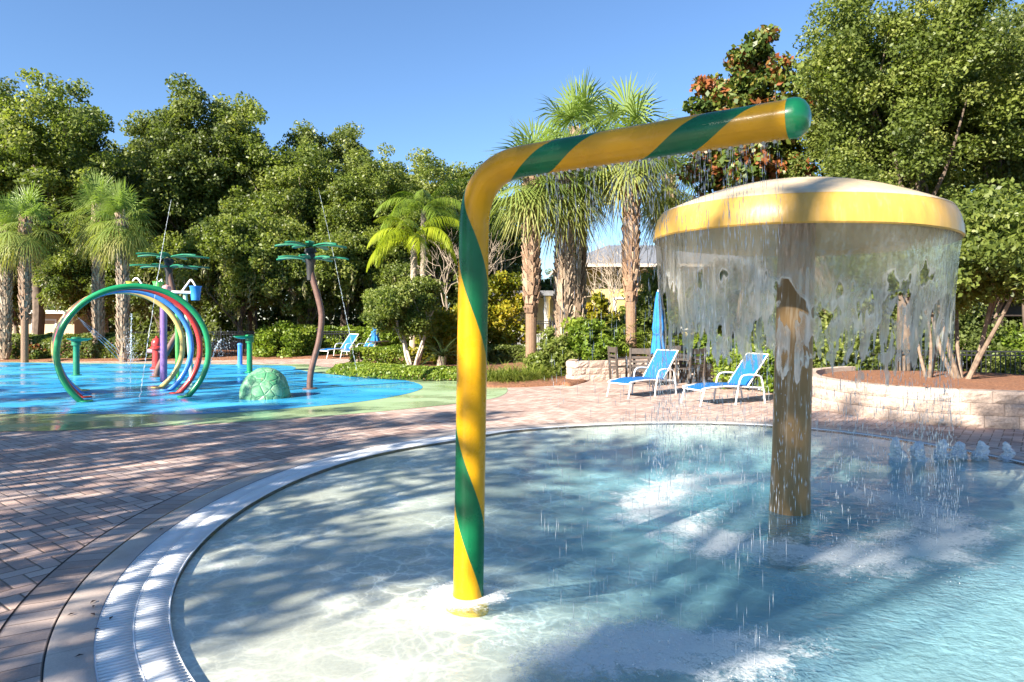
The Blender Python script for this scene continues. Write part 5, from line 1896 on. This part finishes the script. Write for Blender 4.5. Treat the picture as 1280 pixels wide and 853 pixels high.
# --- shrubs and hedges
def make_shrub(name, label, cat, seed, rx, ry, h, K, per, rc, size, leaf, aspect=.3, up=.5):
    g_ = np.random.default_rng(seed)
    root = thing(name, label, cat)

    def env(u):
        u = u.copy(); u[:, 2] = np.abs(u[:, 2])
        nz = vnoise(u[:, 0] * 2 + seed, u[:, 1] * 2, u[:, 2] * 2)
        return u * np.array([rx, ry, h]) * (0.86 + 0.3 * nz)[:, None]
    V, Fq, rnd, cc = clump_crown(g_, env, K, per, rc, size, .8, aspect, .55, up)
    V[:, 2] = np.maximum(V[:, 2], .02)
    link('foliage', mesh_np('foliage', V, Fq, {'rnd': rnd}), leaf, root)
    b = MB()
    for i in range(6):
        t_ = cc[g_.integers(0, K)]
        b.tube([(t_[0] * .1, t_[1] * .1, -.05), (t_[0] * .5, t_[1] * .5, t_[2] * .6), tuple(t_ * .9)], [.03, .02, .008], 5)
    b.build('stems', M['bark'], root)
    return root


def hedge(name, label, line, w, h, dens, size, leaf, seed, z0=0.0, cat='hedge'):
    """trimmed hedge: leaves over a rounded box along a line"""
    g_ = np.random.default_rng(seed)
    P = np.array([list(p.to_2d()) for p in catmull([Vector((*q_, 0)) for q_ in line], 10)])
    seg = np.r_[0, np.cumsum(np.hypot(*np.diff(P, axis=0).T))]
    n = int(seg[-1] * (w + 2 * h) * dens)
    s_ = g_.random(n) * seg[-1]
    c = np.stack([np.interp(s_, seg, P[:, 0]), np.interp(s_, seg, P[:, 1])], 1)
    i_ = np.clip(np.searchsorted(seg, s_) - 1, 0, len(P) - 2)
    tg = P[i_ + 1] - P[i_]; tg /= np.linalg.norm(tg, axis=1, keepdims=True)
    nr = np.stack([-tg[:, 1], tg[:, 0]], 1)
    a = g_.random(n) * np.pi
    k_ = 1 / np.maximum(np.abs(np.cos(a)) ** 3 + np.abs(np.sin(a)) ** 3, 1e-3) ** (1 / 3)
    bump_ = 0.9 + .22 * vnoise(s_ * 2.2 + seed, a * 2) - .12 * g_.random(n) ** 2
    off = np.cos(a) * k_ * w / 2 * bump_; z = np.sin(a) * k_ * h * bump_
    base_ = P[0]
    C = np.c_[c + nr * off[:, None] - base_, z + .02]
    out = np.c_[nr * np.cos(a)[:, None], np.sin(a)]
    V, Fq, rn = leaf_arrays(C, size * g_.uniform(.6, 1.3, n), g_, np.clip(.6 * vnoise(s_ * 3, a * 3, seed) + .5 * g_.random(n), 0, 1), .5, .32, out)
    root = thing(name, label, cat, (base_[0], base_[1], z0))
    link('foliage', mesh_np('foliage', V, Fq, {'rnd': rn}), leaf, root)
    b = MB()
    for q_ in np.arange(.15, seg[-1], .35):
        x_, y_ = np.interp(q_, seg, P[:, 0]) - base_[0], np.interp(q_, seg, P[:, 1]) - base_[1]
        b.tube([(x_, y_, -.03), (x_ + g_.normal(0, .05), y_ + g_.normal(0, .05), h * .8)], [.02, .008], 5)
    b.build('stems', M['bark'], root)
    return root


hedge('low_hedge', 'knee high bright green strip of ground hedge along the green rubber edge', [gp(438, 466.5), gp(480, 471), gp(530, 473.5), gp(585, 474)], 1.5, .26, 900, .09, M['bright'], 4, .03)
hedge('clipped_hedge', 'clipped rounded hedge below the white trunked tree', [(at(447, 0, 22.6).x, 22.4), (at(475, 0, 22.6).x, 22.9), (at(505, 0, 23).x, 23.3)], 1.3, .62, 800, .10, M['bright'], 6, .03)
hedge('clipped_hedge', 'long dark clipped hedge along the left far edge of the splash pad', [(-26, 27.2), (-20, 27.6), (-14.5, 28.0), (-12.6, 28.4)], 1.4, .95, 500, .13, M['dark'], 7, .02)
hedge('clipped_hedge', 'green hedge under the mossy oaks behind the far loungers', [(-9.6, 30.6), (-7.6, 31.2), (-5.6, 31.6), (-4.0, 31.2)], 1.6, 1.25, 450, .14, M['bright'], 8, -.03)
hedge('clipped_hedge', 'low dark hedge beside the cabinet and the near palm trunk', [(at(598, 0, 25).x, 24.8), (at(640, 0, 25).x, 25), (at(668, 0, 25).x, 25.2)], 1.2, .62, 600, .11, M['dark'], 9, .0)
shrubs = [
    # px, d, rx, h, leaf, size, z, label
    (945, 15.6, 0.85, 1.05, 'bright', .10, 0.0, 'rounded light green shrub beside the blue lounger and the mushroom post'),
    (895, 18.6, .9, .75, 'bright', .11, .42, 'low light green shrub on the wall bed behind the near lounger'),
    (1045, 16.5, 1.0, 1.6, 'oak', .11, 0.0, 'dark green shrub behind the mushroom post at the planter end'),
    (555, 24.5, 1.15, 1.75, 'gold', .14, 0.0, 'golden yellow croton shrub behind the cycad'),
    (590, 26, 1.3, 2.4, 'gold', .15, 0.0, 'tall yellow tinged shrub partly hidden by the yellow pipe'),
    (622, 27, 1.4, 3.4, 'gold', .16, 0.0, 'tall golden leafy shrub between the pipe and the nearest palm'),
    (690, 19.2, .7, 1.1, 'oak', .12, .05, 'green shrub between the two front palm trunks'),
    (736, 19.6, .9, 1.15, 'bright', .13, .42, 'broad leafed shrub on the wall bed behind the block wall'),
    (780, 22.5, 1.0, 1.1, 'oak', .14, .4, 'dense green shrub behind the rusty palm trunk'),
    (744, 25.0, .8, 2.2, 'gold', .14, .3, 'yellow green leafy shrub in front of the yellow house wall'),
    (812, 26.0, 1.3, 3.4, 'oak', .14, .2, 'green leafy shrub rising in front of the grey house roof'),
    (845, 22.5, 1.5, 2.9, 'oak', .15, .4, 'tall green shrub behind the folded blue umbrella'),
    (915, 24.5, 1.6, 2.1, 'dark', .15, .0, 'dark shrub seen through the left of the water curtain'),
    (985, 22.5, 1.7, 2.8, 'dark', .15, .0, 'dark tall shrub right behind the mushroom post'),
    (1110, 20.5, 2.0, 3.0, 'dark', .14, -.2, 'dark thicket behind the right side of the water curtain'),
    (1185, 19.4, 1.7, 3.0, 'dark', .12, -.3, 'dark dense shrub behind the forking planter tree'),
    (1270, 21.8, 1.7, 3.2, 'dark', .12, -.3, 'dark dense shrub under the shelter at the right edge'),
    (1245, 20.0, 1.5, .75, 'bright', .12, .45, 'bright leafy shrub hanging below the dark shelter beam'),
    (350, 29.3, 1.2, 1.35, 'bright', .14, 0.0, 'light green bush at the end of the far picket fence'),
    (378, 30.2, .9, 1.2, 'bright', .13, 0.0, 'light green bush directly behind the curved flower post'),
    (45, 27.0, .5, .5, 'magnolia', .12, .05, 'small reddish plant on the mulch beneath the cabbage palms'),
    (500, 30, 1.6, 2.2, 'bright', .15, 0.0, 'leafy green bush behind the white trunked tree'),
]
for i, (px, d, rx, h_, lf, sz, z0, lb) in enumerate(shrubs):
    K_ = int(40 + 30 * rx)
    o = make_shrub('shrub', lb, 'shrub', 100 + i, rx, rx * .9, h_, K_, 130, .30 * max(.6, rx), sz, M[lf])
    o.location = (at(px, 0, d).x, d, z0)


def grass_tuft(label, x, y, n, L_, spread, seed, leaf='blade', z=0.05):
    g_ = np.random.default_rng(seed)
    V, Fc, rn = [], [], []
    for i in range(n):
        bx, by = g_.normal(0, spread, 2)
        az = math.atan2(by, bx) + g_.normal(0, .7)
        l_ = L_ * g_.uniform(.6, 1.15); e = R(g_.uniform(50, 88))
        hor = Vector((math.cos(az), math.sin(az), 0)); sd = Vector((-math.sin(az), math.cos(az), 0))
        p = Vector((bx, by, 0)); w_ = .012
        prev = None; r_ = g_.random()
        for s_ in range(5):
            ww = w_ * (1 - s_ / 4.2)
            o = len(V); V += [p - sd * ww, p + sd * ww]
            if s_: Fc.append((o - 2, o - 1, o + 1, o)); rn.append(r_)
            e -= .42 * g_.uniform(.6, 1.4)
            p = p + (hor * math.cos(e) + Vector((0, 0, math.sin(e)))) * l_ / 4
    o = link('ornamental_grass', mesh_np('ornamental_grass', [tuple(v) for v in V], Fc, {'rnd': rn}), M[leaf])
    o.location = (x, y, z)
    return tag(o, label, 'plant', 'grass clumps by the palms')


for i, (px, py, lb) in enumerate([(617, 481, 'arching grass clump right against the yellow pipe edge of the palm bed'), (640, 480, 'arching yellow green grass clump in the middle of the palm bed front'), (662, 478, 'arching grass clump at the foot of the nearest palm trunk')]):
    p = gp(px, py); grass_tuft(lb, p[0], p[1] + .45, 420, .85, .22, 50 + i)
for i, (px, d, lb) in enumerate([(872, 18.8, 'spiky grass clump on the wall bed behind the left lounger'), (905, 18.2, 'spiky grass clump on the wall bed behind the right lounger')]):
    grass_tuft(lb, at(px, 0, d).x, d, 260, .7, .2, 60 + i, z=.46)

# bare twiggy bush by the pipe and behind the house
def bare_bush(label, x, y, h, seed):
    g_ = np.random.default_rng(seed)
    root = thing('bare_bush', label, 'bush', (x, y, 0))
    b = MB()

    def grow(p, d_, l_, r_, lev):
        q_ = p + d_ * l_
        m_ = (p + q_) / 2 + Vector(g_.normal(0, l_ * .06, 3))
        b.tube([p, m_, q_], [r_, r_ * .85, r_ * .65], 5, caps=False)
        if lev == 0: return
        for _ in range(3):
            nd = (d_ + Vector(g_.normal(0, .45, 3)) + Vector((0, 0, .15))).normalized()
            grow(q_, nd, l_ * g_.uniform(.6, .85), r_ * .6, lev - 1)
    for i in range(4):
        grow(Vector((g_.normal(0, .1), g_.normal(0, .1), 0)), Vector((g_.normal(0, .3), g_.normal(0, .3), 1)).normalized(), h * .32, .05, 4)
    b.build('branches', M['palebark'], root)


for (ln, w_, h_, lf, lb) in (([(-44, 50), (-30, 49.5), (-16, 50), (-2, 52)], 3.0, 5.2, 'dark', 'tall dark wall of evergreens closing the view behind the left oaks'),
                            ([(-3, 58), (8, 57), (22, 52), (34, 44)], 3.0, 4.6, 'dark', 'tall dark wall of evergreens far behind the houses'),
                            ([(8, 26), (13, 24.5), (19, 22), (25, 18)], 1.6, 2.6, 'dark', 'dark evergreen hedge behind the shelter and the picket fence')):
    hedge('evergreen_screen', lb, ln, w_, h_, 85 if h_ > 3 else 130, .42 if h_ > 3 else .2, M[lf], 70 + int(h_ * 10))
bare_bush('bare twiggy bush between the queen palm and the yellow pipe', at(575, 0, 30).x, 30, 5.5, 3)
bare_bush('bare twiggy tree in the sky gap between the tall palms', at(752, 0, 27).x, 27, 5.2, 4)

# fallen leaves on the coping and the grating
lf_me = {}
for i, (px, py, on) in enumerate([(117, 754, 'c'), (117, 760, 'c'), (116, 770, 'c'), (121, 789, 'c'), (99, 822, 'c'), (202, 663, 'c'), (139, 773, 'g'), (89, 770, 'c')]):
    p = gp(px, py)
    b = MB()
    g_ = random.Random(i)
    l_ = g_.uniform(.018, .028)
    b.add([(-l_, 0, 0), (0, -l_ * .35, .006), (l_, 0, .002), (0, l_ * .35, .006), (0, 0, .001)], [(0, 1, 4), (1, 2, 4), (2, 3, 4), (3, 0, 4)])
    o = b.build('fallen_leaf', M['leaf_litter'], smooth=False)
    o.location = (p[0], p[1], .008 if on == 'c' else 0.001)
    o.rotation_euler = (0, 0, g_.uniform(0, 6))
    tag(o, 'small brown dead leaf lying on the concrete rim beside the white grating' if on == 'c' else 'small brown dead leaf lying on the white grating itself', 'leaf', 'dead leaves at the pool edge' if on == 'c' else None)
